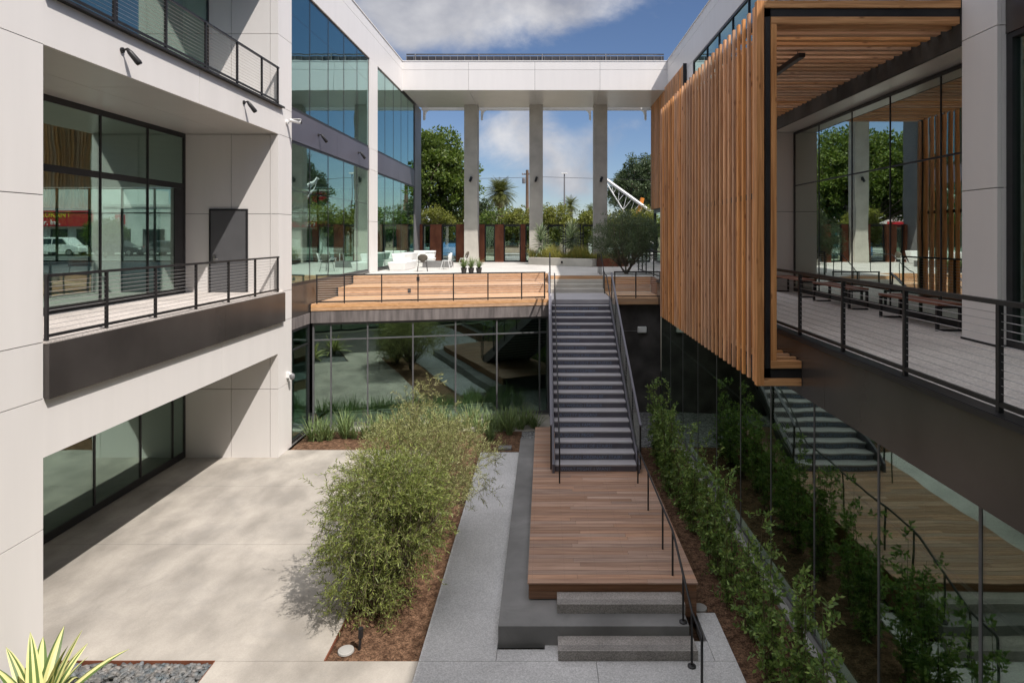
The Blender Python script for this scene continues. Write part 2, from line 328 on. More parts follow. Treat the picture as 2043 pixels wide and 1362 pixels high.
# cloud colour: grey to white by noise; unseen overhead clouds boosted as fill light
n3 = cnoise(5, 1, 1, 1.3, 6, (2, 2, 9))
cr = N('ShaderNodeValToRGB'); L(n3, cr.inputs[0]); cr.color_ramp.elements[0].position = .35; cr.color_ramp.elements[1].position = .62
cr.color_ramp.elements[0].color = (1.7, 1.75, 2.0, 1); cr.color_ramp.elements[1].color = (3.5, 3.45, 3.5, 1)
hb = N('ShaderNodeMapRange'); hb.interpolation_type = 'SMOOTHSTEP'; L(sp_.outputs['Z'], hb.inputs[0]); hb.inputs[1].default_value = .45; hb.inputs[2].default_value = .8; hb.inputs[3].default_value = 1; hb.inputs[4].default_value = 3.4
sc_ = N('ShaderNodeVectorMath'); sc_.operation = 'SCALE'; L(cr.outputs[0], sc_.inputs[0]); L(hb.outputs[0], sc_.inputs['Scale'])
mx = N('ShaderNodeMixRGB'); fc = math2('MULTIPLY', mr.outputs[0], .92); L(fc, mx.inputs[0]); sd_ = N('ShaderNodeMixRGB'); sd_.blend_type = 'MULTIPLY'; sd_.inputs[0].default_value = 1; sd_.inputs[2].default_value = (.35, .365, .42, 1); L(sky.outputs[0], sd_.inputs[1]); L(sd_.outputs[0], mx.inputs[1]); L(sc_.outputs[0], mx.inputs[2]); L(mx.outputs[0], bg.inputs[0])
sc.view_settings.view_transform = 'Standard'; sc.view_settings.look = 'None'; sc.view_settings.exposure = .68; sc.view_settings.gamma = 1
sc.cycles.max_bounces = 10; sc.cycles.transparent_max_bounces = 24; sc.cycles.glossy_bounces = 5; sc.cycles.diffuse_bounces = 4
sc.cycles.sample_clamp_indirect = 8
# ------------------------------------------------------------------ facade helpers
def panels(plane, c, a0, a1, z0, z1, acuts=(), zcuts=(), t=.06, gap=.014, mb=None, flip=1):
    """cladding panels on plane x=c or y=c, spanning a0..a1 and z0..z1; thickness t behind the face (flip: side the body lies on)"""
    mb = mb or MB(); A = [a0]+sorted(acuts)+[a1]; Z = [z0]+sorted(zcuts)+[z1]; g = gap/2
    for i in range(len(A)-1):
        for j in range(len(Z)-1):
            p0 = A[i]+(g if i else 0); p1 = A[i+1]-(g if i < len(A)-2 else 0); q0 = Z[j]+(g if j else 0); q1 = Z[j+1]-(g if j < len(Z)-2 else 0)
            lo, hi = sorted((c, c+flip*t))
            if plane == 'x': mb.box(lo, hi, p0, p1, q0, q1, 0)
            else: mb.box(p0, p1, lo, hi, q0, q1, 0)
    lo, hi = sorted((c+flip*(t-.002), c+flip*(t+.05)))
    if plane == 'x': mb.box(lo, hi, a0+.02, a1-.02, z0+.02, z1-.02, 1)
    else: mb.box(a0+.02, a1-.02, lo, hi, z0+.02, z1-.02, 1)
    return mb
def curtain(parent, p0, p1, z0, z1, cuts, trans=(), gm='glass', fm='frame', mw=.06, md=.14, name='window', label=None, ends=.07, top=.08, bot=.1):
    """glazing along plan segment p0-p1; cuts are distances along it"""
    d = Vector((p1[0]-p0[0], p1[1]-p0[1])); Ln = d.length; d.normalize()
    P = lambda s: (p0[0]+d.x*s, p0[1]+d.y*s)
    f = MB()
    f.obox(P(0), P(ends), -md/2, md/2, z0, z1); f.obox(P(Ln-ends), P(Ln), -md/2, md/2, z0, z1)
    f.obox(P(ends), P(Ln-ends), -md/2, md/2, z0, z0+bot); f.obox(P(ends), P(Ln-ends), -md/2, md/2, z1-top, z1)
    edges = [ends]+[c for c in cuts]+[Ln-ends]
    for c in cuts: f.obox(P(c-mw/2), P(c+mw/2), -md/2, md/2, z0+bot, z1-top)
    for zt, th in trans:
        for i in range(len(edges)-1):
            a = edges[i]+(mw/2 if i else 0); b = edges[i+1]-(mw/2 if i < len(edges)-2 else 0)
            f.obox(P(a), P(b), -md/2+.01, md/2-.01, zt-th/2, zt+th/2)
    w = f.build(name, M[fm], parent)
    if label: w['label'] = label
    g = MB(); g.obox(P(ends*.5), P(Ln-ends*.5), -.008, .008, z0+bot*.5, z1-top*.5)
    g.build('pane', M[gm], w)
    return w
# ------------------------------------------------------------------ LEFT BUILDING
XL = -8.0
lb = wthing('office_building', 'white panelled three storey office building with balconies and teal glass, left side of courtyard', 'building', (XL, 15, 0))
PJ = [M['panel'], M['joint']]
panels('x', XL, -.6, 9.91, 0, 16.3, [3.2, 6.6], [1.97,4.05,4.95,7.3,9.7,12.2,14.7], t=.06, flip=-1).build('wall_cladding', PJ, lb)
MB().box(XL-1.2, XL-.12, -.6, 9.905, .0, 16.2).build('wall', M['panel'], lb)
# column at the far end of the recess (side face towards camera)
c = panels('y', 18.65, -10.85, XL-.25, 0, 16.2, [-9.41], [2.05,4.6,7.3,9.68,12.7,14.7], t=.06, flip=1)
panels('y', 18.65, XL-.236, XL, 0, 16.2, [], [2.05,4.6,7.3,9.68,12.7,14.7], t=.06, flip=1, mb=c)
c.box(-10.85, XL-.115, 18.72, 19.56, 0, 16.2, 0)
c.build('wall_cladding', PJ, lb)
panels('x', XL, 18.712, 19.64, 0, 16.2, [], [2.05,4.05,4.95,7.3,9.7,10.55,12.7,14.7], t=.06, flip=-1).build('wall_cladding', PJ, lb)
# beams
panels('x', XL, 9.91, 18.65, 3.11, 4.05, [15.4], [], t=.06, flip=-1).build('beam', PJ, lb)
panels('x', XL, 9.91, 18.65, 9.70, 10.50, [14.4], [], t=.06, flip=-1).build('beam', PJ, lb)
m = MB(); m.box(XL+.005, XL+.09, 9.92, 15.395, 4.04, 4.92); m.box(XL+.005, XL+.09, 15.405, 18.95, 4.04, 4.92); m.build('fascia_panel', M['bronze'], lb)
m = MB(); m.box(XL-.08, XL+.06, 9.91, 18.95, 4.925, 4.965); m.build('curb', M['deckpave'], lb)
MB().box(XL-.06, XL+.10, 9.91, 18.9, 10.51, 10.56).build('edge_flashing', M['steel'], lb)
# slabs (also ceilings / soffits)
MB().box(-60, XL-.12, -.5, 39.9, 4.12, 4.93).build('floor_slab', M['intfloor'], lb)
MB().box(-10.72, XL-.085, 9.915, 18.645, 4.932, 4.95).build('balcony_floor', M['deckpave'], lb)
m = panels('y', 0, 0, 0.001, 0, .001) if False else MB()
for (a, b) in ((9.92,12.8),(12.81,15.7),(15.71,18.64)):
    for (x0, x1) in ((-10.78,-9.42),(-9.41,XL-.062)):
        m.box(x0, x1, a, b, 9.705, 9.74)
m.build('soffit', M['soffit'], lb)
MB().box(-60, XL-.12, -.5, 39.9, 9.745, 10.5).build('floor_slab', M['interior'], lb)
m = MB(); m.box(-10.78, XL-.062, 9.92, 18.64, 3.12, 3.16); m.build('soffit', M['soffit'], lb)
MB().box(-60, XL-.13, -.6, 40.2, 14.75, 16.1).build('roof', M['grey'], lb)
# parapet fascia over everything
panels('x', XL, 9.91, 18.65, 14.75, 16.42, [14.4], [15.95], t=.06, flip=-1).build('parapet', PJ, lb)
panels('x', XL, 19.64, 34.9, 14.75, 16.42, [], [15.95], t=.06, flip=-1).build('parapet', PJ, lb)
MB().box(XL-.3, XL+.03, -.6, 34.9, 16.42, 16.47).build('parapet_cap', M['panel'], lb)
# windows in the recess
X2 = -10.8
curtain(lb, (X2, 18.64), (X2, 9.92), .02, 3.12, [.62, 2.05, 3.75, 5.5, 7.2], [], 'glass2', md=.05, mw=.05, ends=.07, bot=.18)
curtain(lb, (X2, 18.64), (X2, 9.92), 4.952, 9.70, [1.75, 3.55, 5.35, 7.1], [(8.12, .16)], 'glass2', md=.05, mw=.05, bot=.14, top=.14, ends=.1)
curtain(lb, (-10.1, 18.64), (-10.1, 9.92), 10.52, 14.74, [2.1, 4.0, 5.9, 7.6], [], 'glass2', mw=.06, md=.05)
MB().box(X2-.1, X2+.02, 18.1, 18.62, 5.1, 8.03).build('door', M['frame'], lb)
# dark panel door in side wall
dr = MB().box(-10.0, -8.95, 18.60, 18.648, 4.965, 7.40)
dr = dr.build('door', M['door'], lb)
m = MB(); m.box(-10.05,-10.003,18.59,18.648,4.955,7.45); m.box(-8.947,-8.90,18.59,18.648,4.955,7.45); m.box(-10.003,-8.947,18.59,18.648,7.403,7.45); m.build('door_frame', M['frame'], lb)
m = MB(); m.tube([(-9.9,18.6,5.95),(-9.9,18.54,5.95),(-9.76,18.54,5.95)], .012, 8); m.box(-9.93,-9.87,18.585,18.6,5.85,6.05); m.build('handle', M['cable'], dr)
# curtain wall bays beyond the column
XG = XL-.06
def bay(y0, y1, cuts):
    ln = y1-y0
    cs = [y1-c for c in sorted(cuts, reverse=True)]
    curtain(lb, (XG, y1), (XG, y0), 10.65, 14.74, cs, [(13.70, .04)], 'glass', mw=.03, md=.03, ends=.06)
    curtain(lb, (XG, y1), (XG, y0), 5.03, 9.68, cs, [(8.09, .04)], 'glass2', mw=.03, md=.03, ends=.06)
bay(19.65, 28.39, [21.3, 23.1, 24.9, 26.65]); bay(29.71, 38.28, [31.3, 33.05, 34.8, 36.55])
for y0, y1, cu in ((19.65, 28.39, 24.0), (29.71, 38.28, 34.0)):
    m = MB(); m.box(XL-.09, XL-.02, y0, cu-.004, 9.685, 10.645); m.box(XL-.09, XL-.02, cu+.004, y1, 9.685, 10.645); m.build('spandrel', mat('slate metal spandrel', (.105,.10,.125), .4, .06, .5, .5, metal=.2), lb)
panels('x', XL+.01, 28.4, 29.7, 4.95, 14.75, [], [7.3, 9.68, 10.65], t=.06, flip=-1).build('wall_cladding', PJ, lb)
MB().box(XL-.5, XL-.1, 28.42, 29.68, 4.93, 14.75).build('column', M['panel'], lb)
MB().box(XL-.25, XL, 38.3, 40.2, 4.95, 14.76).build('column', M['grey'], lb)
MB().box(XL-.09, XL-.03, 19.65, 28.39, 4.02, 5.03).build('fascia_panel', M['bronze'], lb)
MB().box(XL-.09, XL-.03, 28.39, 38.29, 4.0, 5.03).build('fascia_panel', M['bronze'], lb)
MB().box(XL-.25, XL+.0, 19.65, 21.19, 3.66, 4.015).build('concrete_band', M['bandconc'], lb)
curtain(lb, (XG, 21.15), (XG, 19.65), .05, 3.655, [], [(3.0, .05)], 'glass2', mw=.04, md=.1)
MB().box(XG-.1, XG+.06, 19.65, 21.15, 0, .048).build('sill', M['darkconc'], lb)
# interiors
m = MB(); m.box(-24.2, -24, -.5, 39.9, 0, 4.1); m.box(-24, -8.2, -.55, -.5, 0, 4.1); m.box(-24, -8.4, 32, 32.2, 0, 4.1); m.build('interior_wall', M['interior'], lb)
m = MB(); m.box(-24, -10.96, -.5, 32, -.05, .0); m.box(-10.955, XL-.15, 19.7, 32, -.05, 0); m.build('ground_floor', M['intfloor'], lb)
m = MB(); m.box(-24.2, -24, -.5, 39.9, 10.5, 14.7); m.box(-24, -10, -.55, -.5, 10.5, 14.7); m.build('interior_wall', M['interior'], lb)
m = MB(); m.box(-60.2, -60, -.5, 39.9, 4.95, 9.7); m.box(-60, -8.2, -.58, -.5, 4.95, 9.7); m.box(-30, -18, 8, 8.2, 4.95, 9.7); m.build('interior_wall', M['interior'], lb)
for x, y in ((-17, 20), (-17, 30), (-26, 20), (-26, 30), (-36, 24), (-36,32)):
    MB().box(x-.3, x+.3, y-.3, y+.3, 4.932, 9.74).build('interior_column', M['interior'], lb)
curtain(lb, (-8.3, 40.0), (-59, 40.0), 4.95, 9.72, [i*2.1 for i in range(1, 24)], [(8.1, .08)], 'clear', mw=.09, label='street side glazing seen through the building')
panels('y', 40.08, -60, -8.26, 9.75, 16.3, [-50,-40,-30,-20], [12], t=.06, flip=-1).build('wall_cladding', PJ, lb)
for y in (23.0, 26.2, 31.5):
    m = MB(); m.box(-12.2, -11.0, y-.03, y+.03, 8.7, 8.74); o = m.build('ceiling_light', M['white'], lb)
# ------------------------------------------------------------------ RIGHT BUILDING
XR = 6.88
rb = wthing('office_building', 'white and bronze three storey office building with wood box and terrace, right side of courtyard', 'building', (XR, 15, 0))
c = panels('x', XR, 9.45, 10.25, 4.95, 16.3, [], [7.38, 9.85, 12.3, 14.75], t=.06, flip=1)
panels('y', 9.45, XR+.064, 7.03, 4.95, 16.3, [], [7.38, 9.85], t=.05, flip=1, mb=c)
c.box(XR+.115, 7.6, 9.52, 10.25, 4.95, 16.2, 0); c.build('wall_cladding', PJ, rb)
MB().box(XR-.012, XR+.2, 9.44, 10.27, 4.952, 4.99).build('base_reveal', M['joint'], rb)
curtain(rb, (7.08, 0.0), (7.08, 9.44), 4.955, 9.70, [1.7,3.4,5.1,6.8,8.5], [], 'glass2', ends=.12)
MB().box(7.0, 7.2, -.6, 9.44, 9.71, 11.3).build('spandrel', M['bronze'], rb)
MB().box(6.95, 7.2, -.6, 9.44, 11.3, 16.3).build('wall_cladding', M['panel'], rb)
curtain(rb, (7.6, 10.26), (7.6, 18.95), 4.955, 9.78, [1.65, 3.4, 5.1, 6.95], [(8.16, .04)], 'glass3', mw=.03, md=.04, ends=.1, bot=.16)
panels('y', 18.96, XR+.01, 7.7, 4.95, 9.79, [], [7.38], t=.06, flip=1).build('wall_cladding', PJ, rb)
m = MB()
for a, b in ((10.26, 13.1), (13.11, 16.0), (16.01, 18.95)): m.box(XR+.06, 7.62, a, b, 9.795, 9.83)
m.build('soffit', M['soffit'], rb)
m = MB(); m.box(XR, XR+.055, 10.26, 14.6, 9.80, 10.64); m.box(XR, XR+.055, 14.61, 18.99, 9.80, 10.64); m.build('plaster_band', M['plaster'], rb)
cuts = [i*1.8 for i in range(1, 10)]
curtain(rb, (XR+.06, 10.27), (XR+.06, 28.88), 10.66, 14.74, cuts, [(13.70, .05)], 'glass', mw=.035, md=.1, ends=.06)
MB().box(XR+.02, XR+.08, 19.03, 28.88, 9.68, 10.64).build('spandrel', M['bronze'], rb)
curtain(rb, (XR+.06, 19.03), (XR+.06, 28.88), 5.03, 9.67, [1.8,3.6,5.4,7.2,9.0], [(8.09, .05)], 'glass2', mw=.035, md=.1, ends=.06)
panels('x', XR, 28.9, 30.1, 4.95, 14.74, [], [7.3, 9.68], t=.06, flip=1).build('wall_cladding', PJ, rb)
MB().box(XR+.115, XR+.5, 28.92, 30.08, 4.95, 14.74).build('column', M['panel'], rb)
curtain(rb, (XR+.1, 30.12), (XR+.1, 39.6), 5.03, 14.72, [1.8,3.6,5.4,7.2,9.0], [(8.2, .3)], 'glassr', mw=.05, md=.1, ends=.06)
panels('x', XR, 10.25, 34.9, 14.76, 16.42, [16, 21.5, 27], [15.95], t=.06, flip=1).build('parapet', PJ, rb)
MB().box(XR-.03, XR+.3, -.6, 34.9, 16.42, 16.47).build('parapet_cap', M['panel'], rb)
MB().box(XR+.12, 30, -.6, 40.2, 14.78, 16.2).build('roof', M['grey'], rb)
MB().box(7.75, 30, -.5, 40.1, 9.85, 10.5).build('floor_slab', M['interior'], rb)
m = MB(); m.box(16, 16.2, -.5, 40, 4.95, 14.7); m.box(7.3, 16, 40.0, 40.2, 4.95, 14.7); m.box(7.3, 16, -.58, -.5, 0, 14.7); m.build('interior_wall', M['intdark'], rb)
MB().box(7.62, 30, -.5, 40.1, 4.1, 4.94).build('floor_slab', M['intfloor'], rb)
# battens on the far upper wall
m = MB(); y = 30.3
while y < 39.4:
    m.box(XR-.16, XR-.04, y, y+.1, 8.3, 14.95); y += .25
m.build('batten_screen', M['screen'], rb)
m = MB(); m.box(XR-.17, XR-.0, 30.14, 30.2, 8.2, 15.0); m.box(XR-.035, XR-.005, 30.2, 39.5, 8.25, 8.35); m.box(XR-.035, XR-.005, 30.2, 39.5, 11.5, 11.6); m.build('steel_frame', M['steel'], rb)
# terrace slab and lower storey
XB = 4.25
m = MB(); m.box(XB, XB+.05, -.6, 9.436, 4.0, 4.93); m.box(XB, XB+.05, 9.444, 19.0, 4.0, 4.93); m.box(XB, XB+.05, 19.008, 23.55, 4.0, 4.93); m.build('fascia_panel', M['bronze'], rb)
m = MB(); m.box(XB-.04, XB+.16, -.6, 23.55, 4.935, 4.975); m.box(XB-.055, XB-.04, -.6, 23.55, 4.90, 4.965); m.build('edge_channel', M['steel'], rb)
MB().box(XB+.06, 7.6, -.6, 23.58, 4.05, 4.95).build('terrace_floor', M['deckpave'], rb)
XQ = 4.42
curtain(rb, (XQ, .0), (XQ, 23.5), .06, 4.03, [6.29, 8.21, 10.17, 12.12, 13.97, 15.95, 17.9, 19.85, 21.8][0:0]+[2.4,4.35,6.29,8.21,10.17,12.12,14.0,15.95,17.9,19.85,21.8], [(2.97, .045)], 'glassr', 'mullion', mw=.045, md=.03, ends=.08, top=.04, bot=.06)
m = MB(); m.box(12, 12.2, -.5, 30, 0, 4.05); m.box(4.5, 12, 23.7, 23.9, 0, 4.05); m.build('interior_wall', M['intdark'], rb)
MB().box(XQ+.1, 12, -.5, 23.7, -.05, .0).build('ground_floor', M['intfloor'], rb)
for y in (9.2, 13.2, 17.2, 21.2): MB().box(5.1, 5.5, y-.2, y+.2, 0, 4.05).build('interior_column', M['intdark'], rb)
# ------------------------------------------------------------------ REAR WING (behind the viewpoint; closes the courtyard and is seen in the glass)
rw = wthing('office_building', 'dark glazed wing closing the courtyard behind the viewer, seen only as reflections', 'building', (0, -.6, 0))
m = MB()
for z0, z1 in ((4.0, 4.95), (9.7, 10.6), (14.75, 16.3)): m.box(-8, 6.9, -.9, -.6, z0, z1)
m.build('beam', M['panel'], rw)
for z0, z1 in ((.05, 3.98), (4.97, 9.68), (10.62, 14.73)): curtain(rw, (-7.95, -.75), (6.85, -.75), z0, z1, [i*1.85 for i in range(1, 8)], [], 'glassr')
m = MB(); m.box(-8, 6.9, -6, -5.8, 0, 16); m.box(-8, 6.9, -5.8, -.95, 16, 16.25); m.box(-8, 6.9, -5.8, -.95, 4.1, 4.9); m.box(-8, 6.9, -5.8, -.95, 9.8, 10.5); m.build('interior_wall', M['intdark'], rw)
MB().box(-8, 4.2, -.6, .25, 4.5, 4.9).build('terrace_floor', M['deckpave'], rw)
MB().box(-8, 6.9, -.6, .6, 9.8, 10.4).build('canopy', M['panel'], rw)  # unseen overhang above the viewpoint, added to shade the slat faces
# ------------------------------------------------------------------ PORTAL
po = wthing('portal_frame', 'white beam on three tall concrete columns spanning the street end of the courtyard', 'portal', (0, 38, 4.95))
bm = panels('y', 34.9, XL, XR, 14.81, 16.42, [-4.28, -.56, 3.1], [15.95], t=.06, flip=1)
bm.build('beam', PJ, po)
m = MB(); m.box(XL, XR, 35.02, 39.7, 14.86, 16.2); m.build('beam', M['panel'], po)
m = MB(); xs = [XL+.02, -4.28, -.56, 3.1, XR-.02]
for i in range(4):
    for a, b in ((34.93, 37.3), (37.31, 39.68)): m.box(xs[i]+.006, xs[i+1]-.006, a, b, 14.815, 14.85)
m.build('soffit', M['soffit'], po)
MB().box(XL, XR, 34.88, 35.2, 16.42, 16.47).build('parapet_cap', M['panel'], po)
for x in (-5.04, -.97, 3.06):
    MB().box(x, x+.845, 38.8, 39.65, 4.90, 14.81).build('column', M['conc'], po, bevel=.015)
# white outer arcade corners
m = MB()
for (x, sg) in ((XL+.1, 1), (-4.15, 1), (6.6, -1), (3.0, -1)):
    pts = [(x, 14.8)]
    for k in range(7):
        a = math.pi/2*k/6; pts.append((x+sg*(.42*(1-math.sin(a))+0), 14.8-1.1*(1-math.cos(a)) if False else 14.8-1.0*math.sin(a)))
    q = [(x, 14.8), (x+sg*.34, 14.8), (x+sg*.20, 14.72), (x+sg*.13, 14.55), (x+sg*.11, 14.2), (x, 14.15)]
    n = len(q); m.add([(a, 40.3, z) for a, z in q]+[(a, 40.6, z) for a, z in q], [tuple(range(n)), tuple(range(2*n-1, n-1, -1))]+[(i,(i+1)%n,(i+1)%n+n,i+n) for i in range(n)])
m.box(XL, XR, 40.3, 40.6, 14.8, 15.4); m.build('arch_corner', M['whitesteel'], po)
# rooftop louvre
rs = wthing('rooftop_screen', 'long dark louvred metal screen standing on the roof of the white beam', 'roof screen', (0, 36, 16.3))
m = MB(); m.box(XL, XR, 35.9, 35.98, 17.08, 17.14); m.box(XL, XR, 35.92, 35.96, 16.2, 17.0)
m.build('panel', M['bronze'], rs)
m = MB()
x = XL
while x < XR: m.box(x, x+.03, 35.85, 35.919, 16.2, 17.0); x += .42
m.build('rib', M['grey'], rs)
m = MB()
x = XL+.5
while x < XR: m.box(x, x+.06, 35.82, 35.9, 16.2, 17.12); x += 3.66
m.build('post', M['grey'], rs)
# ------------------------------------------------------------------ GROUND AND TERRACES
def struct(name, mb, m_, label, bevel=0):
    o = mb.build(name, m_, None, bevel=bevel); return tag(o, label, name.replace('_', ' '), kind='structure')
g = MB()
g.box(-10.95, -3.46, 9.73, 13.395, -.3, 0); g.box(-10.95, -3.46, 13.405, 16.5, -.3, 0); g.box(-10.95, -3.46, 16.508, 19.3, -.3, 0)
g.box(-5.16, -1.98, .0, 9.722, -.3, 0); g.box(-8, -5.165, -.6, 6, -.3, 0)
struct('courtyard_floor', g, M['floor'], 'sunlit beige concrete slab floor of the courtyard')
g = MB(); g.box(-1.975, -.77, 9.73, 19.1, -.3, -.001); g.box(-1.975, 3.0, -.6, 5.9, -.3, 0); g.box(-1.975, .8, 5.908, 9.72, -.3, 0); g.box(.808, 3.0, 5.908, 9.72, -.3, 0); g.box(-.762, .0, 9.728, 10.0, -.3, 0); g.box(0, 2.66, 9.728, 10.2, -.3, 0); g.box(2.668, 3.0, 9.728, 10.97, -.3, 0)
struct('walkway', g, M['walk'], 'pale speckled aggregate walkway beside the steps')
g = MB(); g.box(-12, 12, -2, 32, -.6, -.32); struct('subsoil', g, M['mulch'], 'soil below the courtyard paving')
g = MB(); g.box(-3.44, -1.985, 9.74, 19.29, -.31, -.04); g.prism([(-7.95,19.31),(-.78,19.11),(-.78,22.7),(-7.95,21.1)], -.31, -.03)
g.box(2.67, 3.005, 10.98, 19.6, -.31, -.03); g.box(3.01, 4.2, -.5, 19.6, -.31, -.03)
struct('mulch_bed', g, M['mulch'], 'brown bark mulch in the courtyard planting beds')
g = MB(); g.box(4.205, 4.33, -.5, 19.6, -.3, .05); struct('curb', g, M['side'], 'narrow pale concrete curb along the right glass wall')
g = MB(); g.box(4.335, 4.5, -.5, 23.5, -.3, .055); struct('window_sill_strip', g, M['darkconc'], 'dark sill strip under the right glass wall')
g = MB(); g.prism([(-.77,19.65),(4.33,19.61),(4.33,23.6),(-.77,22.8)], -.31, -.02); struct('gravel_strip', g, M['gravel'], 'grey gravel strip under the stair and along the charcoal wall')
# steel edging around beds
g = MB(); g.box(-3.46, -3.44, 9.73, 19.3, -.3, .006); g.box(-8, -5.16, 9.722, 9.732, -.3, .006); g.box(-5.164, -5.156, 6, 9.722, -.3, .006)
struct('bed_edging', g, M['corten'], 'thin rusty steel edging of the planting beds')
# concrete platform and steps
pl = thing('concrete_platform', 'low dark grey concrete platform wrapping the wood deck', 'platform', (0,0,0)); pl['world'] = 1
g = MB(); g.box(-.76, -.28, 10.1, 19.5, 0, .311); g.box(-.28, 2.35, 10.1, 10.9, 0, .311)
g = MB(); g.prism([(-.76,10.1),(2.35,10.1),(2.35,10.95),(-.05,10.95),(-.05,19.5),(-.76,19.5)], -.05, .311)
g.build('slab', M['darkconc'], pl, bevel=.006)
st = thing('front_steps', 'speckled concrete steps from the walkway up to the wood deck', 'steps', (0,0,0)); st['world'] = 1
g = MB(); g.box(.21, 2.40, 9.73, 10.098, 0, .157)
for k in range(4): g.box(.22, 2.39, 9.76+k*.03, 9.768+k*.03, .157, .160, 1)
g.build('step', [M['stepconc'], M['darkconc']], st, bevel=.006)
g = MB(); g.box(.21, 2.36, 10.44, 10.8, .311, .466)
for k in range(4): g.box(.22, 2.35, 10.47+k*.03, 10.478+k*.03, .466, .469, 1)
g.build('step', [M['stepconc'], M['darkconc']], st, bevel=.006)
# wood deck
dk = thing('wood_deck', 'brown timber deck platform at the foot of the stair', 'deck', (0,0,0)); dk['world'] = 1
g = MB(); y = 10.80; r = 0
while y < 19.55:
    y1 = min(y+.1385, 19.6); xs = [-.30]
    if r % 2: xs += [random.uniform(.5, 1.0)+(.0 if r % 4 == 1 else .9)]
    elif r % 6 == 0: xs += [1.9+random.uniform(-.3, .3)]
    elif r % 6 == 4: xs += [.65]
    xs.append(2.66)
    for i in range(len(xs)-1): g.box(xs[i]+(.002 if i else 0), xs[i+1]-(.002 if i < len(xs)-2 else 0), y, y1-.006, .595, .62)
    y = y1; r += 1
g.build('deck_boards', M['deck'], dk)
g = MB()
for r_ in range(63):
    yy = 10.80+r_*.1385
    if yy > 19.5: break
    for xx in (-.22, .35, .92, 1.49, 2.06, 2.58):
        for q in (.035, .10): g.box(xx-.004, xx+.004, yy+q-.004, yy+q+.004, .62, .6207)
g.build('screw_heads', M['steel'], dk)
g = MB()
for z0, z1 in ((.47, .594), (.335, .464)):
    g.box(-.28, 2.64, 10.82, 10.845, z0, z1)
for z0, z1 in ((.47, .594), (.335, .464), (.2, .329), (.03, .194)): g.box(2.615, 2.64, 10.85, 19.55, z0, z1)
for z0, z1 in ((.2, .329), (.03, .194)): g.box(2.365, 2.64, 10.82, 10.845, z0, z1)
for z0, z1 in ((.47, .594), (.335, .464)): g.box(-.28, -.255, 10.85, 19.55, z0, z1)
g.build('fascia', M['decktrim'], dk)
g = MB(); g.box(-.1, 2.6, 10.95, 19.5, .0, .58); g.build('framing', M['steel'], dk)
# ------------------------------------------------------------------ upper plaza: tiers, lip, slabs
LP0 = Vector((-7.98, 21.2)); LP1 = Vector((.14, 23.03))
ld = (LP1-LP0).normalized(); ln = Vector((-ld.y, ld.x))
def off(p, dy): return (p[0], p[1]+dy)
tb = wthing('tiered_seating', 'orange timber seating tiers facing the courtyard, left of the stair', 'seating', (-4, 23, 4))
def boards_face(mb, dy, z0, z1, n, x1=None):
    hgt = (z1-z0)/n
    for k in range(n):
        cuts = [0, random.uniform(.2, .8), 1]
        for i in range(2):
            a = LP0+(LP1-LP0)*cuts[i]; b = LP0+(LP1-LP0)*cuts[i+1]
            mb.obox(off(a, dy), off(b, dy), 0, .03, z0+k*hgt+.003, z0+(k+1)*hgt-.003)
def boards_flat(mb, dy0, dy1, z, n):
    s = (dy1-dy0)/n
    for k in range(n):
        a0 = dy0+k*s; cuts = [0, random.uniform(.2, .8), 1]
        for i in range(2):
            a = LP0+(LP1-LP0)*cuts[i]; b = LP0+(LP1-LP0)*cuts[i+1]
            mb.obox(off(a, a0), off(b, a0), .0, (s)*ld.x-.006, z-.03, z)
m = MB(); boards_face(m, -.0, 4.075, 4.285, 2); boards_face(m, 2.8, 4.32, 4.60, 3); boards_face(m, 4.7, 4.65, 4.94, 3); m.build('riser_boards', M['tier'], tb)
m = MB(); boards_flat(m, .035, 2.79, 4.31, 19); boards_flat(m, 2.8, 4.69, 4.64, 13); boards_flat(m, 4.7, 5.0, 4.965, 2); m.build('tread_boards', M['tier'], tb)
m = MB()
for dy0, z in ((.05, 4.27), (2.85, 4.60)): m.prism([off(LP0, dy0), off(LP1, dy0), (.14, 28), (-7.98, 28)], 3.7+(.0 if z < 4.3 else .58), z)
m.build('base', M['darkconc'], tb)
for u_, v_, Y_, Z_ in ((839, 560, 27.0, 4.81), (820, 585, 24.9, 4.47)):
    x = (u_-1087)/F*Y_
    yy = LP0.y+(x-LP0.x)/ld.x*ld.y + (4.7 if Z_ > 4.6 else 2.8)
    m = MB(); m.box(x-.06, x+.06, yy-.02, yy+.02, Z_-.08, Z_+.08); m.build('outlet_box', M['steel'], tb)
cb = wthing('concrete_edge_band', 'grey stained concrete band under the timber tiers above the lower glass', 'concrete band', (-4, 22, 3.7))
m = MB(); m.obox(LP0, LP1, .02, .35, 3.66, 4.07); m.build('band', M['bandconc'], cb)
gw = wthing('glass_wall', 'dark green ground floor glass wall under the timber tiers', 'glass wall', (-4, 22, 0))
Ln = (LP1-LP0).length
WP0 = off(LP0, .16); WP1 = off(LP1, .16)
curtain(gw, WP1, WP0, .06, 3.655, [.35, 1.95, 3.45, 4.95, 6.5, 7.72], [(3.06, .045)], 'glass2', 'mullion', mw=.05, md=.1, ends=.06, bot=.1)
m = MB(); m.obox(WP0, WP1, -.05, .3, -.1, .055); m.build('sill', M['darkconc'], gw)
m = MB(); m.box(-8.3, .3, 31, 31.2, 0, 3.7); m.box(.2, .4, 23.3, 31, 0, 3.7); m.build('interior_wall', M['intdark'], gw)
MB().box(-8.3, .2, 21.2, 31, -.1, .0).build('interior_floor', M['floor'], gw)
m = MB(); m.box(-3.4, -2.1, 25, 25.06, 3.2, 3.24); m.build('ceiling_light', M['white'], gw)
dw = wthing('charcoal_wall', 'charcoal plaster wall behind and right of the stair', 'wall', (3, 23.6, 0))
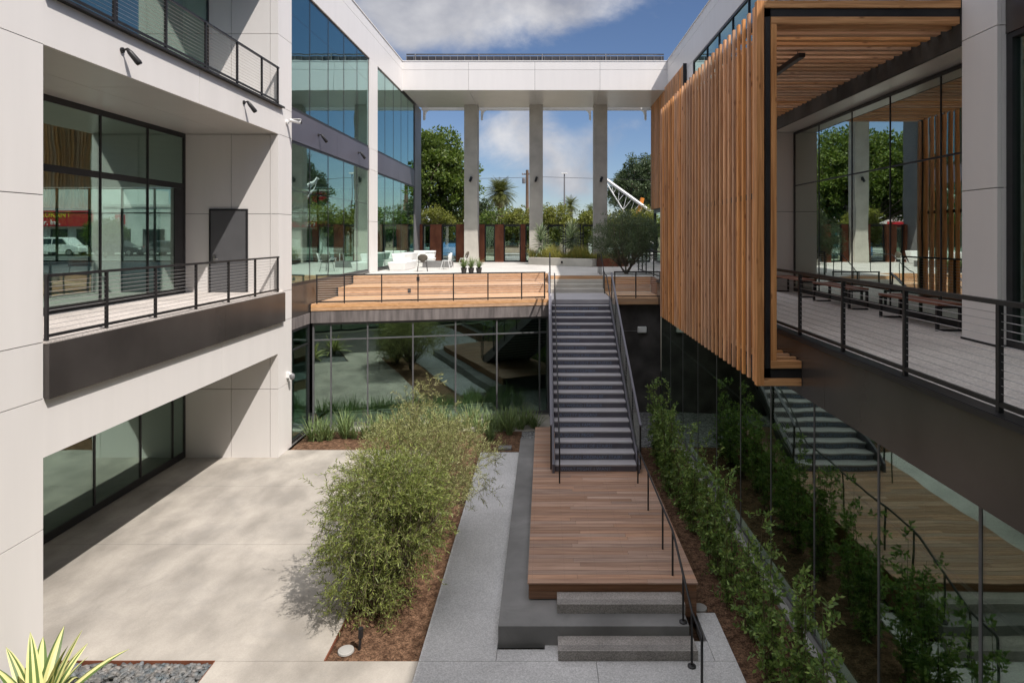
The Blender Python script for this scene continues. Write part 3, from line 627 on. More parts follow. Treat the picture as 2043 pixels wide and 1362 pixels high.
m = MB(); m.box(.3, 4.4, 23.6, 23.9, -.1, 4.06); m.build('wall', M['darkwall'], dw)
m = MB(); m.box(.16, .3, 22.9, 23.9, -.1, 4.06); m.build('end_return', M['frame'], dw)
# right tier
rt = wthing('planter_tier', 'brown timber faced planter tier beneath the olive tree right of the stair', 'planter', (3.4, 24.5, 4))
m = MB()
for z0, z1 in ((4.075, 4.175), (4.18, 4.285)): m.box(2.5, 4.4, 23.3, 23.33, z0, z1)
m.build('fascia', M['tier'], rt)
m = MB()
for k in range(4): m.box(2.5, 4.4, 25.88, 25.91, 4.32+k*.155, 4.32+k*.155+.15)
m.build('riser_boards', M['tier'], rt)
m = MB()
for k in range(18): m.box(2.5, 4.4, 23.335+k*.141, 23.335+k*.141+.136, 4.28, 4.31)
m.build('tread_boards', M['tier'], rt)
m = MB(); m.box(2.48, 4.42, 23.34, 25.9, 4.07, 4.275); m.build('base', M['darkconc'], rt)
m = MB(); m.box(4.41, 4.46, 23.3, 25.9, 4.0, 4.95); m.build('side_panel', M['decktrim'], rt)
# plaza floor
p = MB(); p.prism([(-7.98,26.2),(.14,28.03),(.14,26.65),(2.48,26.65),(2.48,25.92),(4.465,25.92),(4.465,23.6),(7.6,23.6),(7.6,40.3),(-7.98,40.3)], 4.6, 4.95)
struct('plaza_floor', p, M['plaza'], 'pale paved plaza on the upper level between the buildings')
# concrete steps behind landing
us = wthing('upper_steps', 'short flight of concrete steps from the stair landing up to the plaza', 'steps', (1.3, 25, 4.3))
m = MB()
for k, (y, z) in enumerate(((25.6, 4.46), (25.95, 4.62), (26.3, 4.785))): m.box(.16, 2.47, y, 26.64, z-.16, z)
m.build('step', M['conc'], us)
MB().box(.16, 2.47, 26.6, 26.645, 4.79, 4.93).build('riser_board', M['tier'], us)
# street side
g = MB(); g.box(-80, 30, 40.31, 46, 4.5, 4.86); struct('sidewalk', g, M['side'], 'pale sidewalk outside the gate')
g = MB(); g.box(-200, 200, 46.01, 60, 4.4, 4.74); struct('road', g, M['asphalt'], 'asphalt street beyond the gate')
g = MB(); g.box(-1500, 1500, 60.01, 3000, 4.0, 4.80); struct('far_ground', g, M['lawn'], 'ground beyond the street reaching the horizon')
g = MB(); g.box(-80, 80, 60.02, 63, 4.81, 4.87); struct('far_sidewalk', g, M['side'], 'sidewalk on the far side of the street')
# ------------------------------------------------------------------ STAIR
sr = wthing('stair', 'long straight steel stair with lettered risers climbing from wood deck to plaza', 'stair', (1.3, 15.9, .62))
NR = 21; RI = .175; Y0 = 15.9; TR = (22.88-15.9)/20; SX0, SX1 = .27, 2.34
words = ['WHAT MIGHT I WANT', 'FROM AN ORDINARY STAIR?', 'OF A FRIGHT OF STAIRS?', 'A QUOTE FROM', 'SOMEONE FAMOUS?', 'A WITTY SLOGAN?', 'OR WOULD I RATHER', 'SAY NOTHING AND BE', 'LEFT ALONE TO DAYDREAM', 'AS I CLIMB?', 'THE WITTY CLIMBER', 'TO MAKE IT OUT THE PUZZLE', 'OF PUTTING A MESSAGE', 'ON STAIR RISERS', 'IS TO HIDE IT', 'EVERYWHERE THAT YOU SEE', 'LOOK AGAIN?', '', 'THINKING TWICE', 'WHAT COULD I SAY NEXT', 'LOOK THERE FOR ME']
for k in range(NR):
    y = Y0+k*TR; z = .62+k*RI
    MB().box(SX0, SX1, y+.015, y+.03, z, z+RI-.045).build('riser', M['riser'], sr)
    if k < NR-1: MB().box(SX0-.01, SX1+.01, y, y+TR+.03, z+RI-.045, z+RI).build('tread', M['tread'], sr, bevel=.006)
    t = words[k]
    if t:
        cu = bpy.data.curves.new('txt', 'FONT'); cu.body = t; cu.size = .125; cu.extrude = .003; cu.resolution_u = 2
        to = bpy.data.objects.new('txt', cu); me = bpy.data.meshes.new_from_object(to); me.name = 'lettering'; bpy.data.objects.remove(to)
        me.materials.clear(); me.materials.append(M['letter'])
        lo = link('lettering', me); lo.parent = sr; lo.matrix_parent_inverse = Matrix.Translation(sr.location).inverted()
        lo.location = (SX0+.14, y+.012, z+.022); lo.rotation_euler = (math.pi/2, 0, 0)
MB().box(SX0-.06, SX1+.12, 22.885, 25.6, 4.15, 4.295).build('landing', M['tread'], sr)
sl = RI/TR
def zl(y): return .62+(y-Y0)*sl      # pitch line through riser feet
for x in (SX0-.08, SX1+.02):
    b = MB(); prof = [(Y0-.12, .62), (Y0-.12, .84), (22.95, zl(22.95)+.27), (22.95, zl(22.95)-.12), (Y0+.35, .62)]
    b.slab([(a, c) for a, c in prof], x, x+.06); b.build('stringer', M['riser'], sr)
def stair_guard(x, rails, label):
    gname = wthing('stair_guardrail', label, 'railing', (x, 16, .62), group='cable guardrails')
    ys = [15.95+i*(22.75-15.95)/5 for i in range(6)]
    for y in ys: MB().box(x-.02, x+.02, y-.025, y+.025, zl(y)+.02, zl(y)+1.15).build('post', M['steel'], gname)
    m = MB(); m.slab([(15.9, zl(15.9)+1.15), (15.9, zl(15.9)+1.19), (22.85, zl(22.85)+1.19), (22.85, zl(22.85)+1.15)], x-.03, x+.03); m.build('top_rail', M['riser'], gname)
    m = MB()
    for k in range(10): m.tube([(x, 15.95, zl(15.95)+.22+k*.09), (x, 22.75, zl(22.75)+.22+k*.09)], .004, 4)
    m.build('cables', M['cable'], gname)
stair_guard(SX0-.11, None, 'sloping cable guardrail on the left side of the stair')
stair_guard(SX1+.11, None, 'sloping cable guardrail on the right side of the stair')
def handrail(label, pts, posts, flange=()):
    h = wthing('handrail', label, 'handrail', (pts[0][0], pts[0][1], .62), group='black tube handrails')
    m = MB(); m.tube(pts, .02, 8); m.build('rail', M['steel'], h, smooth=True)
    for (x, y, z0, z1) in posts:
        m = MB(); m.tube([(x, y, z0), (x, y, z1)], .018, 8); m.build('post', M['steel'], h)
    for (x, y, z0) in flange:
        m = MB(); m.lathe([(.065, 0), (.065, .02), (.05, .03), (.02, .035)], (x, y, z0)); m.build('flange', M['steel'], h)
    return h
hz = lambda y: zl(y)+.175+.88
handrail('thin handrail running up the left edge of the stair', [(.36, 15.16, 1.5), (.36, 15.7, hz(15.7)), (.36, 22.9, hz(22.9)), (.36, 23.3, hz(23.0))], [(.36, 15.16, .62, 1.5), (.36, 22.95, 4.295, hz(22.95))])
handrail('long handrail following stair, deck edge and front steps on the right', [(2.27, 23.2, hz(22.9)), (2.27, 22.9, hz(22.9)), (2.27, 15.5, hz(15.5)), (2.27, 15.16, 1.47), (2.27, 11.1, 1.42), (2.27, 10.9, 1.38), (2.27, 9.6, .86), (2.27, 9.03, .86), (2.27, 8.99, .84), (2.27, 8.98, .80), (2.27, 8.98, 0)],
         [(2.27, 15.16, .62, 1.47), (2.27, 13.65, .62, 1.45), (2.27, 11.97, .62, 1.43), (2.27, 11.04, .62, 1.42), (2.27, 10.2, .311, 1.1), (2.27, 9.6, 0, .86)], [(2.27, 10.2, .311), (2.27, 9.6, 0.0)])
handrail('short handrail on the right of the upper concrete steps', [(2.42, 25.2, 5.15), (2.42, 25.5, 5.2), (2.42, 26.8, 5.85), (2.42, 28.4, 5.85), (2.42, 28.4, 5.5)], [(2.42, 25.2, 4.3, 5.15), (2.42, 25.7, 4.3, 5.3), (2.42, 26.75, 4.95, 5.82), (2.42, 27.4, 4.95, 5.85), (2.42, 28.2, 4.95, 5.85)])
handrail('short handrail on the left of the upper concrete steps', [(.22, 25.2, 5.15), (.22, 25.5, 5.2), (.22, 26.8, 5.85), (.22, 28.6, 5.85)], [(.22, 25.2, 4.3, 5.15), (.22, 26.2, 4.6, 5.5), (.22, 28.6, 4.95, 5.85)])
# ------------------------------------------------------------------ GUARDRAILS
def guard(label, p0, p1, z0, z1, nodes, ncab=11, cr=.004, pw=.022, low=.06, foot=0.0):
    """nodes: distances of posts from p0 along the segment"""
    gname = wthing('guardrail', label, 'railing', (p0[0], p0[1], z0), group='cable guardrails')
    d = Vector((p1[0]-p0[0], p1[1]-p0[1])); Ln_ = d.length; d.normalize()
    P = lambda s: (p0[0]+d.x*s, p0[1]+d.y*s)
    m = MB(); m.obox(P(0), P(Ln_), -.03, .03, z1-.045, z1); m.build('top_rail', M['steel'], gname)
    m = MB(); m.obox(P(0), P(Ln_), -.02, .02, z0+low, z0+low+.045); m.build('bottom_rail', M['steel'], gname)
    for s in nodes:
        m = MB(); m.obox(P(s-pw), P(s+pw), -.024, .024, z0-foot, z1-.046); m.build('post', M['steel'], gname)
    m = MB()
    for k in range(ncab):
        z = z0+low+.045+(k+1)*(z1-.05-z0-low-.045)/(ncab+1)
        m.tube([(*P(nodes[0]), z), (*P(nodes[-1]), z)], cr, 4)
    m.build('cables', M['cable'], gname)
    return gname
gx = XL+.03
ysn = [9.94, 11.3, 12.72, 14.2, 15.66, 17.1, 18.55]
guard('black cable guardrail on the second floor balcony of the white building', (gx, 9.92), (gx, 18.6), 4.96, 6.03, [y-9.92 for y in ysn], foot=.02)
guard('black cable guardrail on the third floor balcony near the top left', (gx, 9.92), (gx, 18.6), 10.56, 11.68, [y-9.92 for y in [9.94, 11.5, 13.07, 14.6, 16.1, 17.5, 18.55]], foot=.0)
rys = [4.36, 5.89, 7.43, 8.98, 10.5, 12.0, 13.5, 15.0, 16.5, 18.0]
guard('black cable guardrail along the right hand terrace', (4.31, 0.3), (4.31, 18.9), 4.975, 6.04, [y-.3 for y in [1.3, 2.83]+rys+[18.85]], foot=.0)
gp0 = (LP0.x+.13, LP0.y+.12); gp1 = (LP1.x-.12, LP1.y+.06)
def onlip(u_):
    # distance along the lip guard for image column u_
    best = None
    d = Vector(gp1)-Vector(gp0); L_ = d.length
    k = (u_-1087)/F
    s = (k*gp0[1]-gp0[0])/(d.x-k*d.y); return s*L_
guard('black cable guardrail along the front of the timber tiers', gp0, gp1, 4.29, 5.31, [max(.03, min(onlip(u_), (Vector(gp1)-Vector(gp0)).length-.03)) for u_ in (628.5, 687, 761.5, 834, 904.6, 973.5, 1040.7, 1091)], ncab=10, cr=.0055, pw=.02)
guard('short black cable guardrail in front of the olive tree planter', (2.6, 23.36), (4.36, 23.36), 4.29, 5.31, [.03, .82, 1.73], ncab=10, cr=.0055, pw=.02)
guard('black guardrail beside the walkway beyond the olive tree', (4.5, 23.7), (4.5, 30), 4.97, 6.04, [.03, 2.0, 3.9, 5.0, 6.2], ncab=10, cr=.005, pw=.02)
# ------------------------------------------------------------------ WOOD BOX
wb = wthing('wood_slat_canopy', 'large cedar slat box with black steel frame projecting over the right terrace', 'canopy', (4, 14, 4.2))
WX = 3.53; Yn = 10.26; Yf = 18.95; ZT = 10.53; ZB = 4.19
m = MB(); y = Yn+.22
while y < Yf:
    m.box(WX, WX+.045, y, y+.09, ZB, ZT-.03); y += .29
m.build('vertical_slats', M['screen'], wb)
m = MB(); y = Yn+.22
while y < Yf:
    m.box(WX+.212, WX+.298, y, y+.06, 4.605, 10.115); y += .29
m.build('inner_slats', M['screen'], wb)
m = MB(); y = Yn+.22
while y < Yf:
    m.box(WX+.3, XR-.02, y, y+.13, 10.13, 10.25); y += .29
m.build('ceiling_slats', M['screenx'], wb)
m = MB(); y = Yn+.22
while y < Yf:
    m.box(WX+.24, XR-.02, y, y+.06, 10.42, ZT-.06); y += .58
m.build('roof_slats', M['screenx'], wb)
m = MB(); y = Yn+.22
while y < Yf:
    m.box(WX+.24, XB-.01, y, y+.09, 4.48, 4.60); y += .29
m.build('floor_slats', M['screenx'], wb)
for q, mm in (((WX-.03, WX+.09, Yn, Yn+.12, ZB-.02, ZT), 'screen'), ((WX+.21, WX+.30, Yn, Yn+.12, 4.58, 10.14), 'screen'),
          ((WX+.092, XR-.01, Yn, Yn+.12, ZT-.12, ZT), 'screenx'), ((WX+.21, XR-.03, Yn, Yn+.12, 10.142, 10.26), 'screenx'),
          ((WX+.092, XB-.01, Yn, Yn+.12, ZB-.02, ZB+.1), 'screenx'), ((WX+.21, XB-.01, Yn, Yn+.12, 4.46, 4.578), 'screenx')):
    MB().box(*q).build('end_trim', M[mm], wb, bevel=.004)
m = MB()
m.box(WX+.12, WX+.205, Yn+.03, Yn+.14, 4.30, 10.40); m.box(WX+.12, XR-.01, Yn+.03, Yn+.14, 10.27, 10.405); m.box(WX+.12, XB-.01, Yn+.03, Yn+.14, 4.295, 4.45)
for z in (4.32, 7.3, 10.3):
    m.box(WX+.12, WX+.2, Yn+.141, Yf, z, z+.09)
for y in (13.1, 16.0, 18.86): m.box(WX+.12, WX+.2, y, y+.09, 4.42, 10.29); m.box(WX+.2, XR-.01, y, y+.09, 10.27, 10.4); m.box(WX+.2, XB-.01, y, y+.09, 4.3, 4.44)
m.build('steel_frame', M['steel'], wb)
pn = wthing('pendant_light', 'black linear light hung from a cable under the slat ceiling', 'light', (4.8, 12, 10))
m = MB(); m.box(4.74, 4.86, 11.6, 14.2, 9.98, 10.06); m.build('housing', M['steel'], pn)
m = MB(); m.tube([(4.8, 11.8, 10.06), (4.8, 11.8, 10.26)], .008, 6); m.tube([(4.8, 13.9, 10.06), (4.8, 13.9, 10.26)], .008, 6); m.build('cable', M['steel'], pn)
m = MB(); m.box(4.76, 4.84, 11.62, 14.18, 9.972, 9.979); m.build('diffuser', M['grey'], pn)
# ------------------------------------------------------------------ BENCHES on the terrace
bmat = mat('reddish bench wood', (.25,.10,.06), .55, .15, 2, stretch=(20,1,20))
def bench(label, y0, y1):
    b = wthing('bench', label, 'bench', (7.15, y0, 4.95), group='slatted benches on the right terrace')
    m = MB()
    for k in range(5): m.box(6.95+k*.092, 6.95+k*.092+.085, y0, y1, 5.41, 5.45)
    m.build('seat', bmat, b)
    for y in (y0+.02, y1-.07):
        m = MB(); m.box(6.95, 7.0, y, y+.05, 4.955, 5.40); m.box(7.355, 7.405, y, y+.05, 4.955, 5.40); m.box(7.0, 7.355, y, y+.05, 4.955, 4.985); m.box(7.0, 7.355, y, y+.05, 5.36, 5.40)
        m.build('leg', M['steel'], b)
bench('nearest wood and black steel bench, beside the white column', 11.0, 12.95)
bench('middle wood and black steel bench under the reflected trees', 14.2, 16.15)
bench('farthest wood and black steel bench, against the end wall of the terrace', 17.0, 18.9)
# ------------------------------------------------------------------ SMALL FIXTURES
def floodlight(label, x, y, z):
    f = thing('floodlight', label, 'light', (x, y, z), group='black adjustable floodlights')
    m = MB(); m.tube([(0,0,0),(.03,0,0)], .055, 12); m.build('base', M['steel'], f)
    m = MB(); m.tube([(.03,0,0),(.12,0,.03),(.14,0,.0)], .02, 8); m.build('arm', M['steel'], f)
    m = MB(); m.tube([(.11,0,.02),(.15,.02,-.04),(.25,.10,-.20),(.27,.115,-.235)], [.03,.05,.06,.052], 12); m.build('head', M['steel'], f, smooth=True)
    m = MB(); m.tube([(.268,.1135,-.232),(.272,.117,-.24)], .04, 12); m.build('lens', M['cable'], f)
floodlight('black floodlight on the white beam, nearest the top left corner', XL, 11.75, 10.15)
floodlight('black floodlight on the white beam close to the building column', XL, 16.5, 10.18)
floodlight('black floodlight on the slate band above the first glass bay, nearer one', XL-.02, 22.0, 10.2)
floodlight('black floodlight on the slate band close to the narrow white column', XL-.02, 26.7, 10.2)
for x, t in ((-4.62, 'left'), (-.55, 'middle'), (3.5, 'right')):
    f = thing('spotlight', 'small black spotlight on the %s concrete column' % t, 'light', (x, 38.8, 10.15), group='spotlights on the portal columns')
    m = MB(); m.box(-.06, .06, -.03, 0, -.08, .08); m.build('base', M['steel'], f)
    m = MB(); m.tube([(0,-.03,0),(.02,-.12,.02)], .03, 8); m.tube([(.06,-.14,.14),(-.04,-.2,-.16)], .075, 10); m.build('head', M['steel'], f)
cc = thing('security_camera', 'white security camera on the upper corner of the white column', 'camera', (XL, 19.25, 10.16))
m = MB(); m.tube([(0,0,0),(.05,0,0)], .07, 12); m.tube([(.05,0,0),(.14,0,.02)], .025, 8); m.build('mount', M['whitesteel'], cc)
m = MB(); m.tube([(.12,-.02,.06),(.42,.05,.0)], .055, 12); m.box(.1,.44,-.05,.06,.08,.1); m.build('body', M['whitesteel'], cc)
m = MB(); m.tube([(.42,.05,.0),(.45,.057,-.006)], .045, 12); m.build('lens', M['steel'], cc)
cc = thing('security_camera', 'white dome camera low on the white column near the ground floor glass', 'camera', (XL, 19.3, 2.25))
m = MB(); m.box(0, .08, -.07, .07, .0, .16); m.tube([(.08,0,.1),(.16,0,.1)], .03, 8); m.build('mount', M['whitesteel'], cc)
m = MB(); m.lathe([(.02,-.1),(.06,-.07),(.075,-.01),(.075,.06),(.04,.1)], (.16,0,.02)); m.build('dome', M['grey'], cc, smooth=True)
em = thing('wall_light', 'white box light fixture on the charcoal wall right of the stair', 'light', (3.68, 23.6, 3.09))
m = MB(); m.box(-.17, .17, -.14, 0, -.11, .12); m.build('housing', M['whitesteel'], em, bevel=.03)
m = MB(); m.box(-1.2, -.17, -.02, 0, -.07, -.05); m.build('conduit', M['grey'], em)
pt = thing('path_light', 'small black path light stake in the mulch before the tree', 'light', (-3.0, 10.05, -.04))
m = MB(); m.tube([(0,0,0),(0.02,0,.22)], .022, 8); m.build('stake', M['steel'], pt)
m = MB(); m.tube([(.02,0,.2),(.03,-.01,.36)], .04, 10); m.build('head', M['steel'], pt)
for (x, y, lab) in ((-3.2, 10.0, 'round pale valve cover in the sunlit mulch by the tree'), (2.78, 11.15, 'round pale valve cover beside the deck corner')):
    v_ = thing('valve_cover', lab, 'valve cover', (x, y, -.03), group='round irrigation valve covers')
    m = MB(); m.lathe([(.13,0),(.125,.025),(.10,.03)], (0,0,0), 20); m.build('ring', M['side'], v_)
    m = MB(); m.lathe([(.095,.02),(.095,.034),(.02,.036)], (0,0,0), 20); m.build('lid', M['side'], v_)
dg = thing('drain_cover', 'grey square stone pad in the mulch beside the concrete platform', 'paver', (-1.25, 19.5, 0))
m = MB(); m.box(-.2, .2, -.15, .15, -.03, .03); m.build('slab', M['darkconc'], dg)
# ------------------------------------------------------------------ PLANTER, FURNITURE ON THE PLAZA
pb = wthing('concrete_planter', 'long low concrete planter wall with grasses at the back of the plaza', 'planter', (1, 35, 4.95))
m = MB(); m.prism([(-.97,36.5),(2.58,33.7),(2.85,34.1),(-.75,36.85)], 4.951, 5.37); m.build('front_wall', M['conc'], pb, bevel=.01)
m = MB(); m.prism([(-.9,36.87),(2.86,34.12),(4.6,34.3),(4.6,38.6),(-.9,38.6)], 4.951, 5.22); m.build('soil', M['mulch'], pb)
m = MB(); m.prism([(2.86,34.08),(4.6,34.28),(4.6,34.2),(2.86,33.95)], 4.951, 5.4); m.build('side_wall', M['corten'], pb)
m = MB(); m.box(.9,1.0,34.93,35.0,5.1,5.22); m.build('outlet_box', M['steel'], pb)
def taper(mb, x0, x1, y0, y1, z0, z1, t):
    mb.add([(x0+t,y0+t,z0),(x1-t,y0+t,z0),(x1-t,y1-t,z0),(x0+t,y1-t,z0),(x0,y0,z1),(x1,y0,z1),(x1,y1,z1),(x0,y1,z1)],
           [(0,3,2,1),(4,5,6,7),(0,1,5,4),(1,2,6,5),(2,3,7,6),(3,0,4,7)])
lo = wthing('lounge_bench', 'white faceted resin lounge bench with low step end by the glass wall', 'bench', (-7.2, 31, 4.95), group='white faceted lounge benches')
m = MB(); taper(m, -7.62, -6.72, 30.05, 32.9, 4.952, 5.36, .10); m.build('seat', M['white'], lo, bevel=.03)
m = MB(); taper(m, -7.62, -6.95, 30.8, 34.2, 5.362, 5.74, .08); m.build('backrest', M['white'], lo, bevel=.03)
lo = wthing('lounge_bench', 'white faceted resin lounge bench farther back near the rusty gate', 'bench', (-7, 36.5, 4.95), group='white faceted lounge benches')
m = MB(); taper(m, -7.75, -6.5, 36.2, 37.2, 4.952, 5.35, .10); m.build('seat', M['white'], lo, bevel=.03)
m = MB(); taper(m, -7.8, -6.55, 36.9, 37.5, 5.352, 5.75, .06); m.build('backrest', M['white'], lo, bevel=.03)
tbk = wthing('low_table', 'low dark stone block table behind the chairs', 'table', (-5.8, 33, 4.95))
m = MB(); m.box(-6.5, -5.0, 33.0, 34.0, 4.952, 5.28); m.build('block', M['darkconc'], tbk, bevel=.01)
m = MB(); m.box(-6.4, -5.1, 33.1, 33.9, 5.70, 5.715); m.build('glass_top', M['clear'], tbk)
m = MB()
for x in (-6.35, -5.15):
    for y in (33.15, 33.85): m.tube([(x, y, 5.28), (x, y, 5.70)], .012, 6)
m.build('leg', M['whitesteel'], tbk)
def chair(label, loc, rz, seatm, backm, legm, prev=None):
    c = thing('shell_chair', label, 'chair', loc, rz, group='shell chairs on the plaza')
    # faces +y
    m = MB(); n = 14; ring = [(.23*math.cos(2*math.pi*i/n), .22*math.sin(2*math.pi*i/n)) for i in range(n)]
    m.add([(x, y, .43) for x, y in ring]+[(x*1.03, y*1.03, .455) for x, y in ring], [tuple(range(n-1,-1,-1)), tuple(range(n, 2*n))]+[(i,(i+1)%n,(i+1)%n+n,i+n) for i in range(n)])
    m.build('seat', seatm, c)
    m = MB(); rows = 6; cols = 8; vs = []
    for s in (0, 1):
        for i in range(rows):
            t = i/(rows-1); hw = .24*math.sqrt(max(.06, 1-(2*t-1.05)**2))
            for j in range(cols):
                a = (j/(cols-1)*2-1); vs.append((a*hw, -.20-.09*t+.07*a*a-s*.014, .47+.36*t))
    R = rows*cols; fs = []
    for i in range(rows-1):
        for j in range(cols-1):
            q = i*cols+j; fs += [(q, q+1, q+1+cols, q+cols), (R+q, R+q+cols, R+q+1+cols, R+q+1)]
    for i in range(rows-1): fs += [(i*cols, (i+1)*cols, R+(i+1)*cols, R+i*cols), (i*cols+cols-1, R+i*cols+cols-1, R+(i+1)*cols+cols-1, (i+1)*cols+cols-1)]
    for j in range(cols-1): fs += [(j, R+j, R+j+1, j+1), ((rows-1)*cols+j, (rows-1)*cols+j+1, R+(rows-1)*cols+j+1, R+(rows-1)*cols+j)]
    m.add(vs, fs); m.build('backrest', backm, c, smooth=True)
    for sx in (-1, 1):
        m = MB(); m.tube([(sx*.17, .14, .43), (sx*.24, .24, 0)], .012, 6); m.build('leg', legm, c)
        m = MB(); m.tube([(sx*.20, -.22, .62), (sx*.19, -.16, .43), (sx*.23, -.26, 0)], .012, 6); m.build('leg', legm, c)
    m = MB(); m.tube([(-.2,-.2,.2),(.2,-.2,.2)], .008, 6); m.tube([(-.2,-.16,.43),(.2,-.16,.43)], .01, 6); m.build('stretcher', legm, c)
chair('brown shell chair with black legs seen from behind', (-5.8, 29.45, 4.95), .25, M['tan'], M['tan'], M['steel'])
chair('all white shell chair facing the lounge bench', (-4.95, 31.3, 4.95), math.radians(80), M['white'], M['white'], M['whitesteel'])
chair('white seated shell chair with darker back beside the concrete column', (-4.45, 34.2, 4.95), math.radians(75), M['white'], M['tan'], M['whitesteel'])
# ------------------------------------------------------------------ GATE / FENCE
gf = wthing('gate_fence', 'rusty steel fins and dark glass gates closing the plaza from the street', 'fence', (0, 40, 4.95))
ZF = 7.36
def fin(x0, x1, y0=39.75, y1=40.25):
    m = MB(); m.prism([(x0, y0), (x0+.05, y0-.0), (x1, y1), (x1-.05, y1)], 4.952, ZF); m.build('corten_fin', M['corten'], gf)
def pix(u, Y=39.9): return (u-1087)/F*Y
for a, b in ((834, 843), (859, 881), (911, 926), (956, 967), (988, 1005), (1039, 1048)):
    x0, x1 = pix(a), pix(b)
    m = MB(); m.box(x0, x1, 39.75, 39.80, 4.952, ZF); m.box(x0, x0+.04, 39.80, 40.2, 4.952, ZF); m.box(x1-.04, x1, 39.80, 40.2, 4.952, ZF); m.build('corten_fin', M['corten'], gf)
def gpanel(u0, u1, gm='clear', n=1):
    x0, x1 = pix(u0)+.01, pix(u1)-.01
    m = MB(); m.box(x0, x0+.07, 39.95, 40.02, 4.952, ZF-.02); m.box(x1-.07, x1, 39.95, 40.02, 4.952, ZF-.02); m.box(x0+.07, x1-.07, 39.95, 40.02, ZF-.12, ZF-.02); m.box(x0+.07, x1-.07, 39.95, 40.02, 4.952, 5.05)
    f = m.build('gate_panel', M['frame'], gf)
    m = MB(); m.box(x0+.06, x1-.06, 39.98, 39.99, 5.04, ZF-.11); m.build('pane', M[gm], f)
gpanel(843, 859, 'glassr'); gpanel(881, 911); gpanel(926,956,'glassr'); gpanel(967, 988, 'glassr'); gpanel(1005, 1039); gpanel(1048, 1090,'glassr'); gpanel(1092, 1125); gpanel(1127, 1160); gpanel(1162, 1205); gpanel(1207, 1250); gpanel(1252, 1298)
m = MB(); m.box(XL, XR, 39.9, 39.96, ZF, ZF+.04); m.build('top_rail', M['steel'], gf)
# ------------------------------------------------------------------ VEGETATION
def leaves(name, matl, centers, radii, n_per, length, width, parent=None, up=.3, jitter=1.0, fold=.25, seed=0, surface=False, kind=None):
    """many leaf blades scattered in gaussian clumps; one mesh"""
    rg = np.random.default_rng(seed+5)
    C_ = np.repeat(np.asarray(centers, float), n_per, axis=0); R_ = np.repeat(np.asarray(radii, float).reshape(len(centers), -1)*np.ones(3), n_per, axis=0)
    n = len(C_); p = rg.normal(size=(n, 3)); p /= np.maximum(1e-6, np.linalg.norm(p, axis=1))[:, None]
    rad = rg.random(n)**(.33 if not surface else .15); P = C_+p*rad[:, None]*R_
    d = p*.8+rg.normal(size=(n, 3))*jitter*.7; d[:, 2] += up; d /= np.linalg.norm(d, axis=1)[:, None]
    s = np.cross(d, rg.normal(size=(n, 3))); s /= np.linalg.norm(s, axis=1)[:, None]
    nn = np.cross(d, s)
    Ls = length*(.6+.8*rg.random(n))[:, None]; Ws = width*(.7+.6*rg.random(n))[:, None]
    base = P; tip = P+d*Ls-nn*Ls*.12; mid = P+d*Ls*.45+nn*Ws*fold
    l = mid+s*Ws*.5-nn*Ws*fold; r = mid-s*Ws*.5-nn*Ws*fold
    V = np.stack([base, r, tip, l], 1).reshape(-1, 3)
    me = bpy.data.meshes.new(name); me.vertices.add(4*n); me.vertices.foreach_set('co', V.ravel())
    me.loops.add(4*n); me.loops.foreach_set('vertex_index', np.arange(4*n)); me.polygons.add(n)
    me.polygons.foreach_set('loop_start', np.arange(0, 4*n, 4)); me.polygons.foreach_set('loop_total', np.full(n, 4))
    me.materials.append(matl); me.update(calc_edges=True); me.validate()
    return link(name, me, parent)
